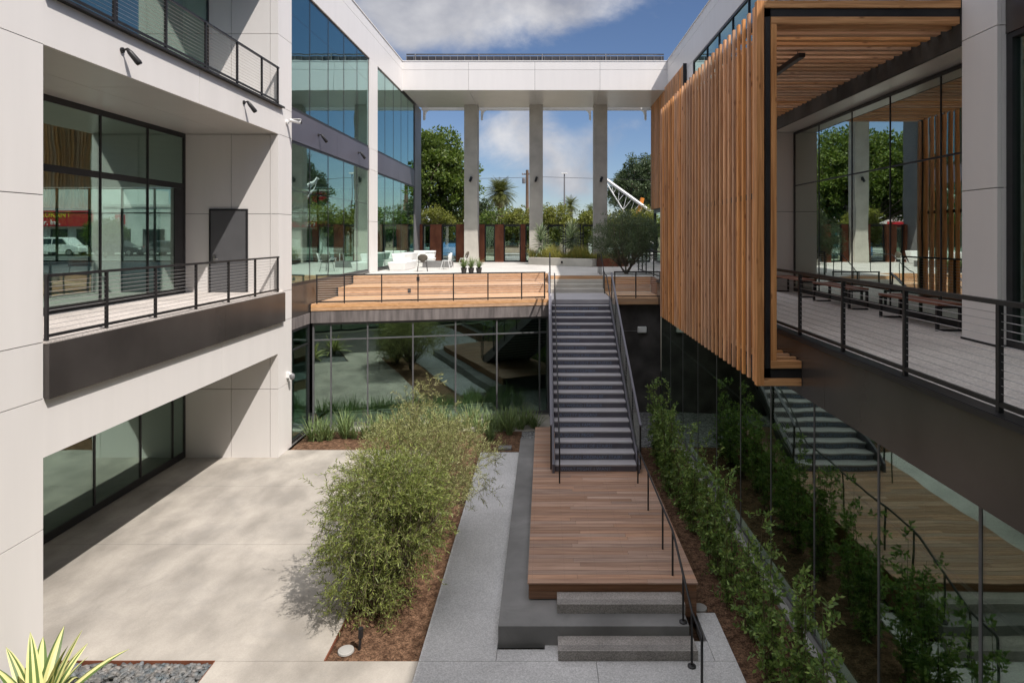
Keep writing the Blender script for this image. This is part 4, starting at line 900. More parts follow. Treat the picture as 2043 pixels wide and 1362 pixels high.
def sprays(name, matl, stemm, centers, outs, n_tw, L_tw, n_lf, length, width, parent, droop=.5, ang=.75, spread=.15, up=.2, seed=0):
    """leafy twigs: n_tw twigs around every centre, each carrying n_lf leaves alternating along it"""
    rg = np.random.default_rng(seed+99)
    C_ = np.repeat(np.asarray(centers, float), n_tw, axis=0); O_ = np.repeat(np.asarray(outs, float), n_tw, axis=0); n = len(C_)
    base = C_+rg.normal(size=(n, 3))*spread
    d = O_*.9+rg.normal(size=(n, 3))*.75; d[:, 2] += up; d /= np.linalg.norm(d, axis=1)[:, None]
    Lt = (L_tw*(.5+rg.random(n)))[:, None]; dr = (droop*(.4+1.2*rg.random(n)))[:, None]
    def P(t): 
        p = base+d*Lt*t; p[:, 2] -= (dr*Lt*t*t*.5)[:, 0]; return p
    def T(t):
        v = d*1.0; v = v.copy(); v[:, 2] -= (dr*t)[:, 0]; return v/np.linalg.norm(v, axis=1)[:, None]
    sd = np.cross(d, rg.normal(size=(n, 3))); sd /= np.linalg.norm(sd, axis=1)[:, None]
    V = []
    for k in range(n_lf):
        t = (k+.6)/n_lf; p = P(t); tt = T(t); a = k*2.4+rg.random(n)*.8
        s2 = np.cross(tt, sd); r = sd*np.cos(a)[:, None]+s2*np.sin(a)[:, None]; r /= np.linalg.norm(r, axis=1)[:, None]
        ag = ang*(.7+.6*rg.random(n))[:, None]; ld_ = tt*np.cos(ag)+r*np.sin(ag)
        w_ = np.cross(ld_, rg.normal(size=(n, 3))); w_ /= np.linalg.norm(w_, axis=1)[:, None]; nn = np.cross(ld_, w_)
        Ls = (length*(.55+.8*rg.random(n)))[:, None]; Ws = (width*(.7+.6*rg.random(n)))[:, None]
        mid = p+ld_*Ls*.45
        V.append(np.stack([p, mid-w_*Ws*.5-nn*Ws*.2, p+ld_*Ls-nn*Ls*.12, mid+w_*Ws*.5-nn*Ws*.2], 1))
    V = np.concatenate(V).reshape(-1, 3); m_ = len(V)//4
    me = bpy.data.meshes.new(name); me.vertices.add(4*m_); me.vertices.foreach_set('co', V.ravel()); me.loops.add(4*m_); me.loops.foreach_set('vertex_index', np.arange(4*m_))
    me.polygons.add(m_); me.polygons.foreach_set('loop_start', np.arange(0, 4*m_, 4)); me.polygons.foreach_set('loop_total', np.full(m_, 4)); me.materials.append(matl); me.update(calc_edges=True); me.validate()
    o = link(name, me, parent)
    # twigs as thin three-sided shoots
    A = P(0); B = P(.5); Cc = P(1); w1 = sd*.0035; w2 = np.cross(d, sd)*.0035; VV = []
    for (p, q) in ((A, B), (B, Cc)):
        for (x, y) in ((w1, w2), (w2, -w1-w2), (-w1-w2, w1)): VV.append(np.stack([p+x, p+y, q+y*.7, q+x*.7], 1))
    VV = np.concatenate(VV).reshape(-1, 3); m_ = len(VV)//4
    me = bpy.data.meshes.new('twigs'); me.vertices.add(4*m_); me.vertices.foreach_set('co', VV.ravel()); me.loops.add(4*m_); me.loops.foreach_set('vertex_index', np.arange(4*m_))
    me.polygons.add(m_); me.polygons.foreach_set('loop_start', np.arange(0, 4*m_, 4)); me.polygons.foreach_set('loop_total', np.full(m_, 4)); me.materials.append(stemm); me.update(calc_edges=True); me.validate()
    link('twigs', me, parent)
    return o
def limb(rg, base, tip, bend, r0, r1, k=6):
    b = Vector(base); t = Vector(tip); pts = []
    o = Vector((rg.uniform(-1,1), rg.uniform(-1,1), rg.uniform(-.3,.6)))*bend
    for i in range(k):
        s = i/(k-1); pts.append(b.lerp(t, s)+o*math.sin(math.pi*s))
    return pts, [r0+(r1-r0)*i/(k-1) for i in range(k)]
def tree(name, label, cat, loc, blobs, matl, n_clumps, n_per, clump_r, length, width, trunk_h, trunk_r, seed, stems=1, group=None, barkm='bark', up=.3, hollow=.35, spray=None, spread=.0):
    """blobs: (cx,cy,cz,rx,ry,rz) crown ellipsoids in local coords"""
    rg = random.Random(seed); t = thing(name, label, cat, loc, group=group)
    cl = []; rr = []; ou = []
    tot = sum(b[3]*b[4]*b[5] for b in blobs)
    for b in blobs:
        for i in range(max(1, int(n_clumps*b[3]*b[4]*b[5]/tot))):
            while True:
                v_ = Vector((rg.uniform(-1,1), rg.uniform(-1,1), rg.uniform(-1,1)))
                if hollow < v_.length < 1: break
            cl.append((b[0]+v_.x*b[3], b[1]+v_.y*b[4], b[2]+v_.z*b[5])); ou.append(tuple(v_)); s = clump_r*rg.uniform(.6, 1.35); rr.append((s, s, s*.8))
    bm_ = MB(); forks = []
    for s_ in range(stems):
        a = 2*math.pi*s_/max(1, stems)+rg.random(); q = .12*trunk_r*8 if stems > 1 else 0
        top = (math.cos(a)*spread, math.sin(a)*spread, trunk_h*rg.uniform(.85, 1.1))
        p_, r_ = limb(rg, (math.cos(a)*q*.4, math.sin(a)*q*.4, 0), top, trunk_h*.06, trunk_r, trunk_r*.6); bm_.tube(p_, r_, 8); forks.append(top)
    step = max(1, len(cl)//90)
    for c_ in cl[::step]:
        f = min(forks, key=lambda q: (q[0]-c_[0])**2+(q[1]-c_[1])**2+rg.random()*.2)
        st_ = Vector(f); st_.z = min(st_.z, max(c_[2]-.2, trunk_h*.5))
        p_, r_ = limb(rg, st_, c_, .12*(Vector(c_)-st_).length, trunk_r*.32, trunk_r*.06, 5); bm_.tube(p_, r_, 5)
    bm_.build('trunk', M[barkm], t, smooth=True)
    if spray: sprays('crown', matl, M['stem'], cl, ou, spray[0], spray[1], spray[2], length, width, t, droop=spray[3], up=up, seed=seed, spread=clump_r*.6)
    else: leaves('crown', matl, cl, rr, n_per, length, width, t, up=up, seed=seed)
    return t
# main courtyard trees: dense green in front, paler one behind
tree('willowy_tree', 'dense green fine-leaved tree in the mulch bed, front of the pair', 'tree', (-2.95, 11.1, -.04),
     [(.05,0,1.5,1.0,.95,1.1), (-.3,-.1,.95,.65,.7,.75), (.2,.3,2.2,.85,.85,.65), (.5,.1,1.6,.75,.6,.8), (-.45,.3,2.0,.65,.75,.65), (.1,-.3,.75,.5,.5,.55)], M['leaf_front'], 440, 46, .17, .078, .016, .35, .045, 3, stems=7, spread=.2, hollow=.4, spray=(6, .26, 12, .5), up=.25)
tree('willowy_tree', 'pale feathery tree with a tall loose top shoot, behind the dense one', 'tree', (-2.7, 13.3, -.04),
     [(0,0,1.8,1.3,1.5,1.0), (-.75,.2,1.6,.75,1.0,.85), (.75,.3,1.7,.8,1.2,.85), (0,.2,2.5,.9,.8,.5), (0.05,.1,3.45,.33,.3,.45), (-.15,.1,3.0,.38,.3,.4)], M['leaf_pale'], 380, 40, .17, .085, .013, .4, .045, 8, stems=5, spread=.15, hollow=.2, up=.7, spray=(6, .28, 12, .25))
# olive tree on the plaza
tree('olive_tree', 'rounded grey green olive tree on the upper terrace right of the stair', 'tree', (3.62, 27.6, 4.95),
     [(0,0,1.75,1.45,1.3,1.0), (-.5,.1,1.5,1.1,1.0,.8), (.55,0,1.8,1.0,1.0,.9), (-.3,.2,2.6,.7,.7,.7), (-.5,.2,3.1,.35,.4,.4), (0,-.2,.95,1.1,.9,.6), (-.9,0,1.3,.8,.7,.6), (.9,0,1.3,.7,.7,.7)], M['leaf_olive'], 480, 46, .2, .10, .02, .3, .05, 21, stems=6, spread=.25, hollow=.35, up=.45)
# laurel shrubs along the right glass wall
rg = random.Random(5); variants = []
grp = 'leafy shrubs along the right glass wall'
places = [7.6, 8.5, 9.35, 10.3, 11.25, 12.2, 13.1, 14.1, 15.1, 16.1, 17.1, 18.1, 19.0]
labs = ['partly out of frame, nearest the viewer at the bottom edge', 'spilling over the corner of the walkway', 'opposite the lowest front step', 'opposite the corner of the wood deck', 'just behind the pale valve cover', 'by the second deck handrail post from the front', 'between the second and third deck handrail posts from the front', 'by the farthest deck handrail post', 'just short of the foot of the stair', 'level with the foot of the stair', 'just past the foot of the stair', 'next to last towards the gravel', 'farthest of the row, at the gravel strip']
for i, y in enumerate(places):
    x = 3.42+rg.uniform(-.14, .14); lab = 'glossy green upright shrub %s' % labs[i]
    if i < 4:
        hgt = 1.5+rg.uniform(0, .3)
        t = thing('shrub', lab, 'shrub', (x, y, -.03), rg.random()*6, group=grp)
        sm = MB(); cl = []; rr = []; ou = []
        for s_ in range((6, 10, 7, 9)[i]):
            a = rg.uniform(0, 6.28); r0 = rg.uniform(.02, .12); r1 = rg.uniform(.06, .30); hh = hgt*rg.uniform(.5, 1.25)
            pts = [Vector((math.cos(a)*(r0+(r1-r0)*q), math.sin(a)*(r0+(r1-r0)*q), hh*q)) for q in (0, .3, .6, 1)]
            sm.tube(pts, [.01, .008, .006, .003], 5)
            for q in range(9):
                f = .1+.9*q/8; c_ = pts[0].lerp(pts[-1], f); cl.append((c_.x, c_.y, c_.z)); ou.append((math.cos(a)*.5, math.sin(a)*.5, .5))
        sm.build('stems', M['stem'], t); sprays('foliage', M['leaf_bush'], M['stem'], cl, ou, 2, .2, 9, .085, .042, t, droop=.4, ang=.9, spread=.045, up=.5, seed=40+i)
        variants.append(t)
    else:
        s = rg.uniform(.75, 1.1)
        copy_thing(variants[i % 4], (x, y, -.03), rg.random()*6, lab, (s, s, rg.uniform(.75, 1.2)))
# strap leaves
def strap(mb, base, az, e0, length, width, droop, mats=(0,), seg=7, twist=0):
    """ribbon leaf: V section; mats = material per lateral strip"""
    k = len(mats); p = Vector(base); e = e0; vs = []
    w_ = Vector((-math.sin(az), math.cos(az), 0))
    for i in range(seg+1):
        t = i/seg; hw = width*.5*min(1, (.45+2.2*t))*(1-t**2.2)**.8 if i < seg else .001
        d = Vector((math.cos(az)*math.cos(e), math.sin(az)*math.cos(e), math.sin(e)))
        nrm = w_.cross(d)
        for j in range(k+1):
            a = j/k*2-1; vs.append(p + w_*a*hw - nrm*abs(a)*hw*.0 + nrm*(-(1-abs(a)))*hw*.3)
        p = p+d*length/seg; e -= droop/seg*(.4+1.2*t)
    n = k+1
    for j in range(k):
        mb.add([], [], 0)
    b0 = len(mb.v); mb.v.extend([tuple(v) for v in vs])
    for i in range(seg):
        for j in range(k):
            mb.f.append((b0+i*n+j, b0+i*n+j+1, b0+(i+1)*n+j+1, b0+(i+1)*n+j)); mb.m.append(mats[j])
rg = random.Random(17)
ag = thing('agave', 'green and cream striped agave at the bottom left corner', 'agave', (-6.95, 8.5, -.12))
m = MB()
for i in range(27):
    f = i/27; az = i*2.39996; e0 = math.radians(78-62*f)+rg.uniform(-.08, .08)
    strap(m, (0.04*math.cos(az), .04*math.sin(az), .12), az, e0, rg.uniform(.9, 1.2), .22, rg.uniform(.15, .5)+f*.7 + (1.3 if i in (15, 19, 24) else 0), (1, 0, 1, 0, 1) if i % 2 else (0, 1, 1, 0), 9)
m.build('leaves', [M['leaf_green'], M['leaf_cream']], ag)
m = MB(); m.lathe([(.06, -.02), (.08, .1), (.03, .2)]); m.build('crown_base', M['stem'], ag)
ag2 = copy_thing(ag, (-5.6, 7.2, -.04), 1.1, 'second striped agave standing just below the frame, seen in the glass'); 
# pebbles
def pebbles(name, x0, x1, y0, y1, n, r, seed, z=-.06):
    rg_ = random.Random(seed); m = MB(); NS = 8
    for i in range(n):
        x = rg_.uniform(x0, x1); y = rg_.uniform(y0, y1); a = rg_.uniform(0, 3.14); rx = r*rg_.uniform(.6, 1.3); ry = rx*rg_.uniform(.5, .8); rz = rx*rg_.uniform(.3, .5); zz = z+rg_.uniform(0, .035); tl = rg_.uniform(-.4, .4)
        vs = []
        for (h_, q) in ((-1, .0), (-.6, .75), (0, 1), (.55, .8), (.95, .35)):
            for j in range(NS):
                t = 2*math.pi*j/NS; lx = rx*q*math.cos(t); ly = ry*q*math.sin(t); lz = rz*h_+lx*tl
                vs.append((x+lx*math.cos(a)-ly*math.sin(a), y+lx*math.sin(a)+ly*math.cos(a), zz+lz))
        fs = [(k*NS+j, k*NS+(j+1)%NS, (k+1)*NS+(j+1)%NS, (k+1)*NS+j) for k in range(1, 4) for j in range(NS)]+[tuple(range(4*NS, 5*NS))]
        m.add(vs, fs)
    return m.build(name, M['pebble'], None, smooth=True)
o = pebbles('river_pebbles', -7.97, -5.19, 8.1, 9.70, 3300, .05, 3); tag(o, 'bed of grey river pebbles at the bottom left', 'pebbles', kind='stuff')
g = MB(); g.box(-8, -5.165, 6.01, 9.72, -.31, -.07); struct('pebble_bed_base', g, M['gravel'], 'grit base under the river pebbles')
# strap plants in the back bed
variants = []; rg = random.Random(29)
spots = []
for i in range(26):
    x = -7.6+i*.27; spots.append((x+rg.uniform(-.08, .08), 20.35+(x+7.6)*.17+rg.uniform(-.45, .55)))
spots += [(-1.5, 21.2), (-1.75, 20.2), (-1.1, 21.6), (-.6, 21.9), (-.35, 21.5), (-1.2, 20.9)]
def side_words(x):
    for lim, wd in ((-7.2, 'by the white column'), (-6.2, 'at the bed\'s left end'), (-4.6, 'left of the pale tree'), (-1.95, 'behind the pale tree'), (-1.0, 'right of the pale tree')):
        if x < lim: return wd
    return 'beside the stair'
cnt = {}
for i, (x, y) in enumerate(spots):
    cnt[side_words(x)] = cnt.get(side_words(x), 0)+1
seen = {}
ordn = ['first', 'second', 'third', 'fourth', 'fifth', 'sixth', 'seventh', 'eighth', 'ninth', 'tenth', 'eleventh', 'twelfth', 'thirteenth']
order = sorted(range(len(spots)), key=lambda k: spots[k][0]); labf = {}
for k in order:
    s_ = side_words(spots[k][0]); seen[s_] = seen.get(s_, 0)+1
    labf[k] = 'green strap leaved plant %s, %s from the left of those there' % (s_, ordn[seen[s_]-1])
for i, (x, y) in enumerate(spots):
    if i < 4:
        t = thing('strap_leaf_plant', labf[i], 'plant', (x, y, -.03), group='strap leaved plants in the back bed')
        m = MB()
        for k in range(60):
            az = rg.uniform(0, 6.28); strap(m, (rg.uniform(-.1, .1), rg.uniform(-.1, .1), 0), az, rg.uniform(.85, 1.5), rg.uniform(.45, .92), .034, rg.uniform(.1, .9), (0, 0), 5)
        m.build('leaves', M['leaf_strap'], t); variants.append(t)
    else:
        s = rg.uniform(.75, 1.1); copy_thing(variants[i % 4], (x, y, -.03), rg.random()*6, labf[i], (s, s, s*rg.uniform(.85, 1.15)))
# potted plants
for i, (x, lab) in enumerate(((-3.66, 'left of the three'), (-3.33, 'middle of the three'), (-2.98, 'right of the three'))):
    t = thing('potted_plant', 'spiky green plant in a dark pot on the plaza edge, %s' % lab, 'potted plant', (x, 28.1, 4.95), i*1.3, group='potted plants on the plaza edge')
    m = MB(); m.lathe([(.10, 0), (.14, .24), (.15, .25), (.12, .22)]); m.build('pot', M['pot'], t)
    m = MB()
    for k in range(60): strap(m, (rg.uniform(-.05,.05), rg.uniform(-.05,.05), .22), rg.uniform(0, 6.28), rg.uniform(.7, 1.5), rg.uniform(.4, .65), .03, rg.uniform(.6, 2.0), (0, 0), 5)
    m.build('leaves', M['leaf_strap'], t)
# tree aloes in the planter
for (x, y, h_, lab) in ((-.25, 37.0, .75, 'left spiky tree aloe in the concrete planter'), (1.55, 36.3, .95, 'right spiky tree aloe with pale trunk in the concrete planter')):
    t = thing('tree_aloe', lab, 'aloe', (x, y, 5.22), group='tree aloes in the concrete planter')
    m = MB(); m.tube([(0,0,0),(.03,0,h_*.5),(0,.02,h_)], [.09,.07,.06], 8); m.build('trunk', M['conc'], t, smooth=True)
    m = MB()
    for k in range(170):
        f = k/170; az = k*2.39996; strap(m, (0, 0, h_-.1+.9*f), az, -.5+1.75*f+rg.uniform(-.15, .15), rg.uniform(.6, .85), .08, .35*rg.uniform(.3, 1.6)*(1-f*.5), (0, 0), 5)
    m.build('leaves', M['leaf_blue'], t)
# golden grasses
m = MB()
for k in range(5200):
    t = rg.random(); x = -.85+t*3.9+rg.uniform(-.1, .1); y = 36.85-2.65*t+rg.uniform(.1, 1.4)
    strap(m, (x, y, 5.2), rg.uniform(0, 6.28), rg.uniform(.9, 1.5), rg.uniform(.6, 1.05)*(.8+.3*math.sin(x*4)), .018, rg.uniform(.3, 1.4), (0,), 3)
for k in range(900):
    x = rg.uniform(2.9, 4.5); y = rg.uniform(34.4, 36)
    strap(m, (x, y, 5.2), rg.uniform(0, 6.28), rg.uniform(.9, 1.5), rg.uniform(.4, .7), .012, rg.uniform(.3, 1.2), (0,), 3)
tag(m.build('ornamental_grass', M['grass_gold']), 'golden green ornamental grass filling the concrete planter', 'grass', kind='stuff')
# ---- street trees
tree('ficus_tree', 'big dark ficus street tree filling the gap left of the first column', 'tree', (-9.6, 49.5, 4.8),
     [(0,0,6.2,4.6,3.2,2.8), (1.0,0,8.2,2.2,2.4,2.2), (-2.5,0,7.5,3,2.6,2.8), (1.9,-.5,5.4,1.7,2,2.0), (-4,0,5.5,3,2.5,2.4), (.3,0,8.8,1.6,1.6,1.5)], M['leaf_ficus'], 760, 62, .5, .24, .14, 2.6, .28, 51, stems=3, spread=.8, hollow=.45)
tree('ficus_tree', 'dark rounded tree on the far side of the street, right of the last column', 'tree', (10.6, 66, 4.8),
     [(0,0,6.6,3.6,3,2.8), (-.4,0,8.6,2.5,2.2,1.8), (-1.6,0,6.3,2.5,2,1.9)], M['leaf_dull'], 480, 56, .45, .22, .12, 4.0, .3, 52, stems=2, spread=.6, hollow=.4)
rg = random.Random(77)
def strtree(label, u, Y, ztop, w_, mk, seed, zb=1.0):
    x = (u-1087)/F*Y; h_ = ztop-4.8
    tree('street_tree', label, 'tree', (x, Y, 4.8), [(0,0,h_*.68,w_,w_*.8,h_*.32), (-w_*.45,0,h_*.55,w_*.6,w_*.6,h_*.28), (w_*.5,.2,h_*.6,w_*.6,w_*.6,h_*.26)], M[mk], 150, 46, .34, .17, .09, h_*.45, .09, seed, stems=1, hollow=.3, group='small street trees beyond the gate')
strtree('yellow green small tree behind the rusty fence, below the big ficus', 868, 45.2, 8.8, 1.35, 'leaf_yellow', 61)
strtree('olive coloured bushy tree between the ficus and the first column', 908, 50, 9.6, 1.6, 'leaf_yellow', 62)
strtree('narrow dark green tree immediately right of the first column', 962, 52, 9.8, 1.0, 'leaf_dull', 63)
strtree('bushy green tree under the large palm', 1003, 49, 8.9, 1.9, 'leaf_ficus', 64)
strtree('yellow green tree left of the middle column', 1040, 47, 8.8, 1.5, 'leaf_yellow', 65)
strtree('bright bushy tree immediately right of the middle column', 1105, 47, 8.95, 1.6, 'leaf_yellow', 66)
strtree('low green tree beside the tall lamp post', 1150, 52, 8.6, 1.7, 'leaf_ficus', 67)
strtree('yellow green tree left of the right column', 1183, 48, 8.6, 1.4, 'leaf_yellow', 68)
strtree('light green tree behind the olive tree', 1245, 50, 8.6, 1.9, 'leaf_yellow', 69)
strtree('pale green tree by the wood battens', 1290, 49, 8.9, 1.6, 'leaf_yellow', 70)
strtree('dark green street tree farther right hidden by the wood battens', 1420, 50, 11, 2.6, 'leaf_ficus', 71)
strtree('green street tree seen through the left building', 690, 50, 10.5, 2.6, 'leaf_ficus', 72)
strtree('tall green street tree outside the left glass', 560, 50, 12, 2.8, 'leaf_ficus', 73)
strtree('young green street tree far left beyond the building', 210, 52, 8, 1.5, 'leaf_ficus', 74)
# ---- palms
def palm(label, u, Y, zc, rad, seed, nf=70):
    rg_ = random.Random(seed); x = (u-1087)/F*Y
    t = thing('palm_tree', label, 'palm', (x, Y, 4.8), group='palms beyond the street')
    hc = zc-4.8
    m = MB(); m.tube([(0,0,0),(.05,0,hc*.5),(0,0,hc)], [rad*.2, rad*.16, rad*.2], 10); m.build('trunk', M['palmbark'], t)
    m = MB()
    for k in range(nf):
        f = (k+.5)/nf; az = k*2.39996+rg_.uniform(-.1,.1); e = math.radians(86-130*f)+rg_.uniform(-.1,.1); Lf = rad*rg_.uniform(.95, 1.15); drp = rg_.uniform(.7, 1.2)*(1.15-.3*f)
        p = Vector((0, 0, hc+.1)); w_ = Vector((-math.sin(az), math.cos(az), 0)); sg = 12
        for i in range(sg):
            d = Vector((math.cos(az)*math.cos(e), math.sin(az)*math.cos(e), math.sin(e))); nrm = w_.cross(d)
            q = p+d*Lf/sg; ll = Lf*.26*math.sin(math.pi*min(1, (i+1.5)/(sg+1)))+.02
            for sgn in (-1, 1):
                for h2 in (0, .5):
                    b_ = p.lerp(q, h2); tip = b_+w_*sgn*ll*.8+d*ll*.6-nrm*ll*(-.15); m.add([b_, b_+d*Lf/sg*.30, tip], [(0,1,2)])
            p = q; e -= drp/sg
    m.build('fronds', M['palm'], t)
    return t
palm('large round date palm seen between the first and middle columns', 998, 76, 11.7, 2.3, 1, 170)
palm('smaller fan palm right of the tall lamp post', 1138, 92, 11.0, 1.8, 2, 70)
palm('distant fan palm left of the right column', 1178, 100, 10.6, 1.5, 3, 50)
# ---- utility pole, lamp post, wires, boom
X_ = (1052-1087)/F*64
up_ = thing('utility_pole', 'brown wooden utility pole with crossarm left of the middle column', 'utility pole', (X_, 64, 4.8))
m = MB(); m.tube([(0,0,0),(0,0,8.6)], [.2,.15], 10); m.build('pole', M['pole'], up_)
m = MB(); m.box(-.55, .45, -.05, .05, 8.1, 8.2); m.build('crossarm', M['pole'], up_)
m = MB()
for x in (-.5, -.25, .2, .4): m.lathe([(.04,0),(.06,.06),(.03,.14)], (x, 0, 8.15), 8)
m.lathe([(.16,0),(.18,.1),(.18,.5),(.1,.6)], (-.35, -.1, 7.2), 10); m.build('insulators', M['grey'], up_)
X_ = (1126-1087)/F*58
lp = thing('street_lamp', 'tall thin grey lamp post right of the middle column', 'street lamp', (X_, 58, 4.8))
m = MB(); m.tube([(0,0,0),(0,0,7.6)], [.10,.055], 8); m.build('pole', M['grey'], lp)
m = MB(); m.box(-.28, .28, -.15, .15, 7.6, 7.72); m.build('lamp_head', M['whitesteel'], lp)
wr = wthing('power_lines', 'thin overhead wires crossing beyond the portal', 'wires', (0, 64, 12))
m = MB()
for z0, z1, y in ((12.6, 12.9, 64), (8.9, 9.0, 62), (8.75, 8.8, 62.4)):
    pts = [(-40+i*8, y, z0+(z1-z0)*i/10-.5*math.sin(math.pi*((i*8+1.8) % 40)/40)) for i in range(11)]; m.tube(pts, .02, 4)
m.build('wire', M['steel'], wr)
bo = wthing('crane_boom', 'white tubular lattice boom with orange arm resting behind the olive tree', 'crane', (8, 60, 4.8))
a = Vector(((1205-1087)/F*60, 60, H+(470-355)/F*60)); b = Vector(((1312-1087)/F*60, 60, H+(470-432)/F*60))
m = MB(); m.tube([a, b], .15, 10); m.tube([a-Vector((0,0,.1)), b-Vector((1.8,0,1.9))], .07, 6)
for k in range(7):
    s = k/7; m.tube([a.lerp(b, s), a.lerp(b-Vector((1.8,0,1.9)), min(1, s+.12))], .022, 5)
    m.tube([a.lerp(b, s+.1), a.lerp(b-Vector((1.8,0,1.9)), min(1, s+.12))], .022, 5)
m.build('boom', M['whitesteel'], bo)
m = MB(); c_ = Vector(((1255-1087)/F*60, 60.3, 5.5)); m.tube([c_, Vector(((1283-1087)/F*60, 60.3, 10.3))], [.3, .2], 8); m.build('arm', M['orange'], bo)
m = MB(); m.lathe([(.05,-.5),(.3,-.3),(.3,.3),(.05,.5)], (b.x-.1, 59.8, b.z+1.6), 12); m.build('beacon', M['red'], bo)
# ---- stores across the street
def text_obj(body, size, matl, loc, parent, rot=(math.pi/2, 0, 0), ext=.02):
    cu = bpy.data.curves.new('txt', 'FONT'); cu.body = body; cu.size = size; cu.extrude = ext; cu.resolution_u = 2
    to = bpy.data.objects.new('txt', cu); me = bpy.data.meshes.new_from_object(to); bpy.data.objects.remove(to); me.name = 'lettering'
    me.materials.clear(); me.materials.append(matl); o = link('lettering', me); o.parent = parent
    o.matrix_parent_inverse = Matrix.Translation(parent.location).inverted(); o.location = loc; o.rotation_euler = rot; return o
def store(label, x0, x1, ztop, wm, nwin, y=64.0, sign=None, door=True):
    s = wthing('store_building', label, 'building', ((x0+x1)/2, y, 4.85), group='shops across the street')
    MB().box(x0, x1, y, y+12, 4.8, ztop).build('wall', M[wm], s)
    MB().box(x0-.1, x1+.1, y-.12, y+.2, ztop, ztop+.25).build('cornice', M['white_store'], s)
    for k in range(nwin):
        a = x0+(x1-x0)*(k+.18)/nwin; b = x0+(x1-x0)*(k+.82)/nwin
        m = MB(); m.box(a, b, y-.06, y-.002, 5.5, 7.3); f = m.build('window', M['frame'], s)
        m = MB(); mid = (a+b)/2; m.box(a+.08, mid-.04, y-.08, y-.062, 5.6, 7.2); m.box(mid+.04, b-.08, y-.08, y-.062, 5.6, 7.2); m.build('pane', M['winddark'], f)
    return s
s = store('white shop with red sign band numbered 1073, seen through the left building', -31, -17.5, 11.2, 'white_store', 5)
m = MB(); m.box(-29.5, -20, 63.4, 63.9, 7.5, 8.1); m.build('awning', M['red'], s)
text_obj('1073', .6, M['white'], (-24.6, 63.38, 7.58), s)
m = MB(); m.box(-28.5, -22.4, 63.7, 63.95, 10.0, 11.0); m.build('sign_board', M['red'], s)
s = store('white shop with dark red restaurant sign at the far left', -62, -46, 12, 'white_store', 6)
m = MB(); m.box(-56, -46.4, 63.3, 63.9, 7.6, 9.2); m.build('awning', M['red'], s)
text_obj('RESTAURANT', .8, M['yellow'], (-53.2, 63.28, 8.5), s); text_obj('Jeweler, Inc.', .75, M['white'], (-53, 63.28, 7.75), s)
s = store('pale warehouse shop between the two red signed shops', -45.5, -31.5, 9.6, 'white_store', 4)
m = MB(); m.box(-44.2, -43.2, 63.9, 63.99, 7.8, 8.8); m.build('sign_board', M['red'], s); text_obj('S', .7, M['white'], (-43.95, 63.88, 8.05), s)
store('tan shop left of the palm across the street', -17, -7, 8.0, 'tan_store', 4)
store('low pinkish brown shop across the street behind the gate', -6.5, 4, 7.3, 'tan_store', 5)
store('white low shop across the street behind the olive tree', 4.5, 18, 7.8, 'white_store', 5)
store('white two storey shop across the street right of the plaza', 19, 34, 10, 'white_store', 6)
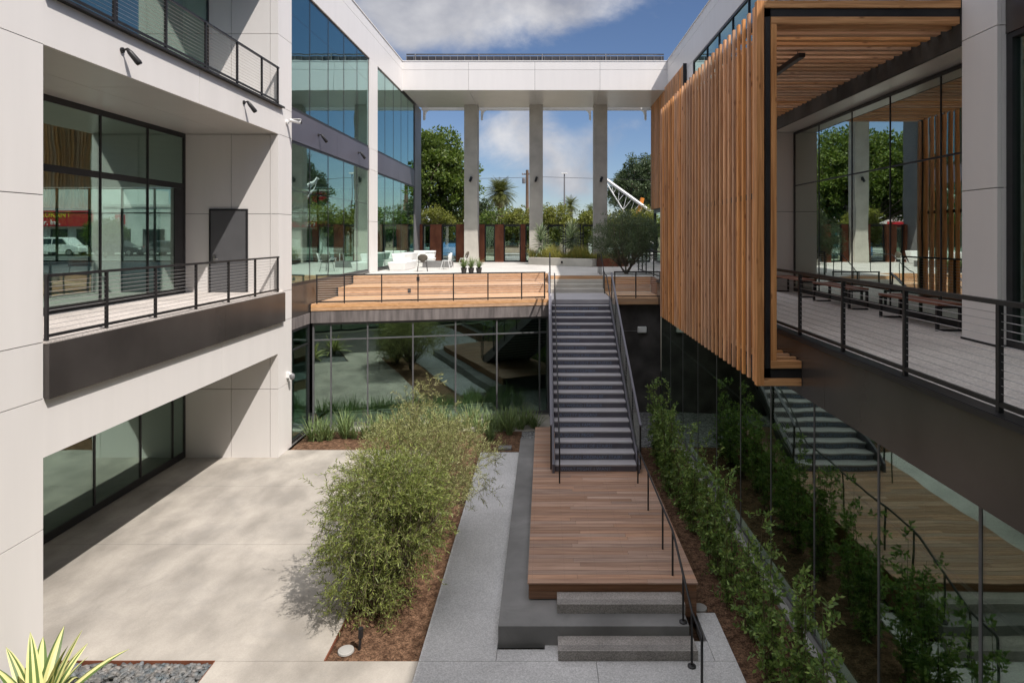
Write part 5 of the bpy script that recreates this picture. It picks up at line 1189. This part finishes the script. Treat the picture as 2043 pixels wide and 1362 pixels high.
# ---- vehicles
def car(name, label, x, y, paint, L_=4.6, Hh=1.5, van=False, rz=0, cat='car'):
    c = thing(name, label, cat, (x, y, 4.74), rz)
    hl = L_/2; W = .9
    if van: prof = [(-hl,.35),(-hl,1.0),(-hl+.15,Hh*.98),(-hl+.4,Hh),(hl*.35,Hh),(hl*.62,Hh*.62),(hl*.95,Hh*.52),(hl,.75),(hl,.35)]
    else: prof = [(-hl,.32),(-hl,.75),(-hl*.9,Hh*.66),(-hl*.55,Hh*.97),(-hl*.3,Hh),(hl*.15,Hh*.98),(hl*.45,Hh*.66),(hl*.93,Hh*.55),(hl,.6),(hl,.32)]
    m = MB(); n = len(prof)
    def ring(w_, ys): return [(a, ys, z) for a, z in prof]
    tp = lambda z: 1-.16*max(0, (z-.85)/(Hh-.85))
    m.add([(a, -W*tp(z), z) for a, z in prof]+[(a, W*tp(z), z) for a, z in prof], [tuple(range(n)), tuple(range(2*n-1, n-1, -1))]+[(i, i+n, (i+1)%n+n, (i+1)%n) for i in range(n)])
    m.build('body', paint, c, bevel=.06)
    m = MB(); zb = Hh*.64; zt = Hh*.92
    for sg in (-1, 1):
        for (a0, a1, b0, b1) in (((-hl*.74, -hl*.12, -hl*.52, -hl*.12), (-hl*.06, hl*.36, -hl*.06, hl*.14)) if not van else ((-hl*.8, -hl*.1, -hl*.76, -hl*.1), (-hl*.05, hl*.52, -hl*.05, hl*.32))):
            y0 = sg*(W*tp(zb)+.012); y1 = sg*(W*tp(zt)+.012)
            m.add([(a0,y0,zb),(a1,y0,zb),(b1,y1,zt),(b0,y1,zt)], [(0,1,2,3) if sg < 0 else (3,2,1,0)])
    m.build('window', M['winddark'], c)
    for ax in (-hl*.62, hl*.62):
        for sg in (-1, 1):
            m = MB(); m.tube([(ax, sg*(W-.2), .33), (ax, sg*(W+.02), .33)], .33, 18); w_ = m.build('wheel', M['rubber'], c)
            m = MB(); m.tube([(ax, sg*(W+.02), .33), (ax, sg*(W+.035), .33)], .2, 14); m.build('rim', M['cable'], w_)
    for sg in (-1, 1):
        m = MB(); m.box(hl-.06, hl+.015, sg*.62-.14, sg*.62+.14, .62, .76); m.build('headlight', M['whitesteel'], c)
        m = MB(); m.box(-hl-.015, -hl+.06, sg*.66-.12, sg*.66+.12, .72, .92); m.build('taillight', M['red'], c)
    return c
car('parked_van', 'light blue van on the street behind the left glass gate', (893-1087)/F*48, 48.5, M['bluepaint'], 4.9, 2.1, True, cat='van')
car('parked_car', 'white sport utility car parked far left, seen through the building glass', -45.8, 58.8, M['carwhite'], 4.7, 1.75, True)
car('parked_car', 'dark sedan parked behind the white one, seen through the building glass', -40.2, 58.8, M['carblack'], 4.6, 1.45)
car('parked_car', 'grey sedan parked third in the row, seen through the building glass', -35.2, 58.8, M['silver'], 4.6, 1.45)
car('parked_car', 'dark sedan parked on the far side of the street right of the gate', 9.5, 58.8, M['carblack'], 4.6, 1.45)
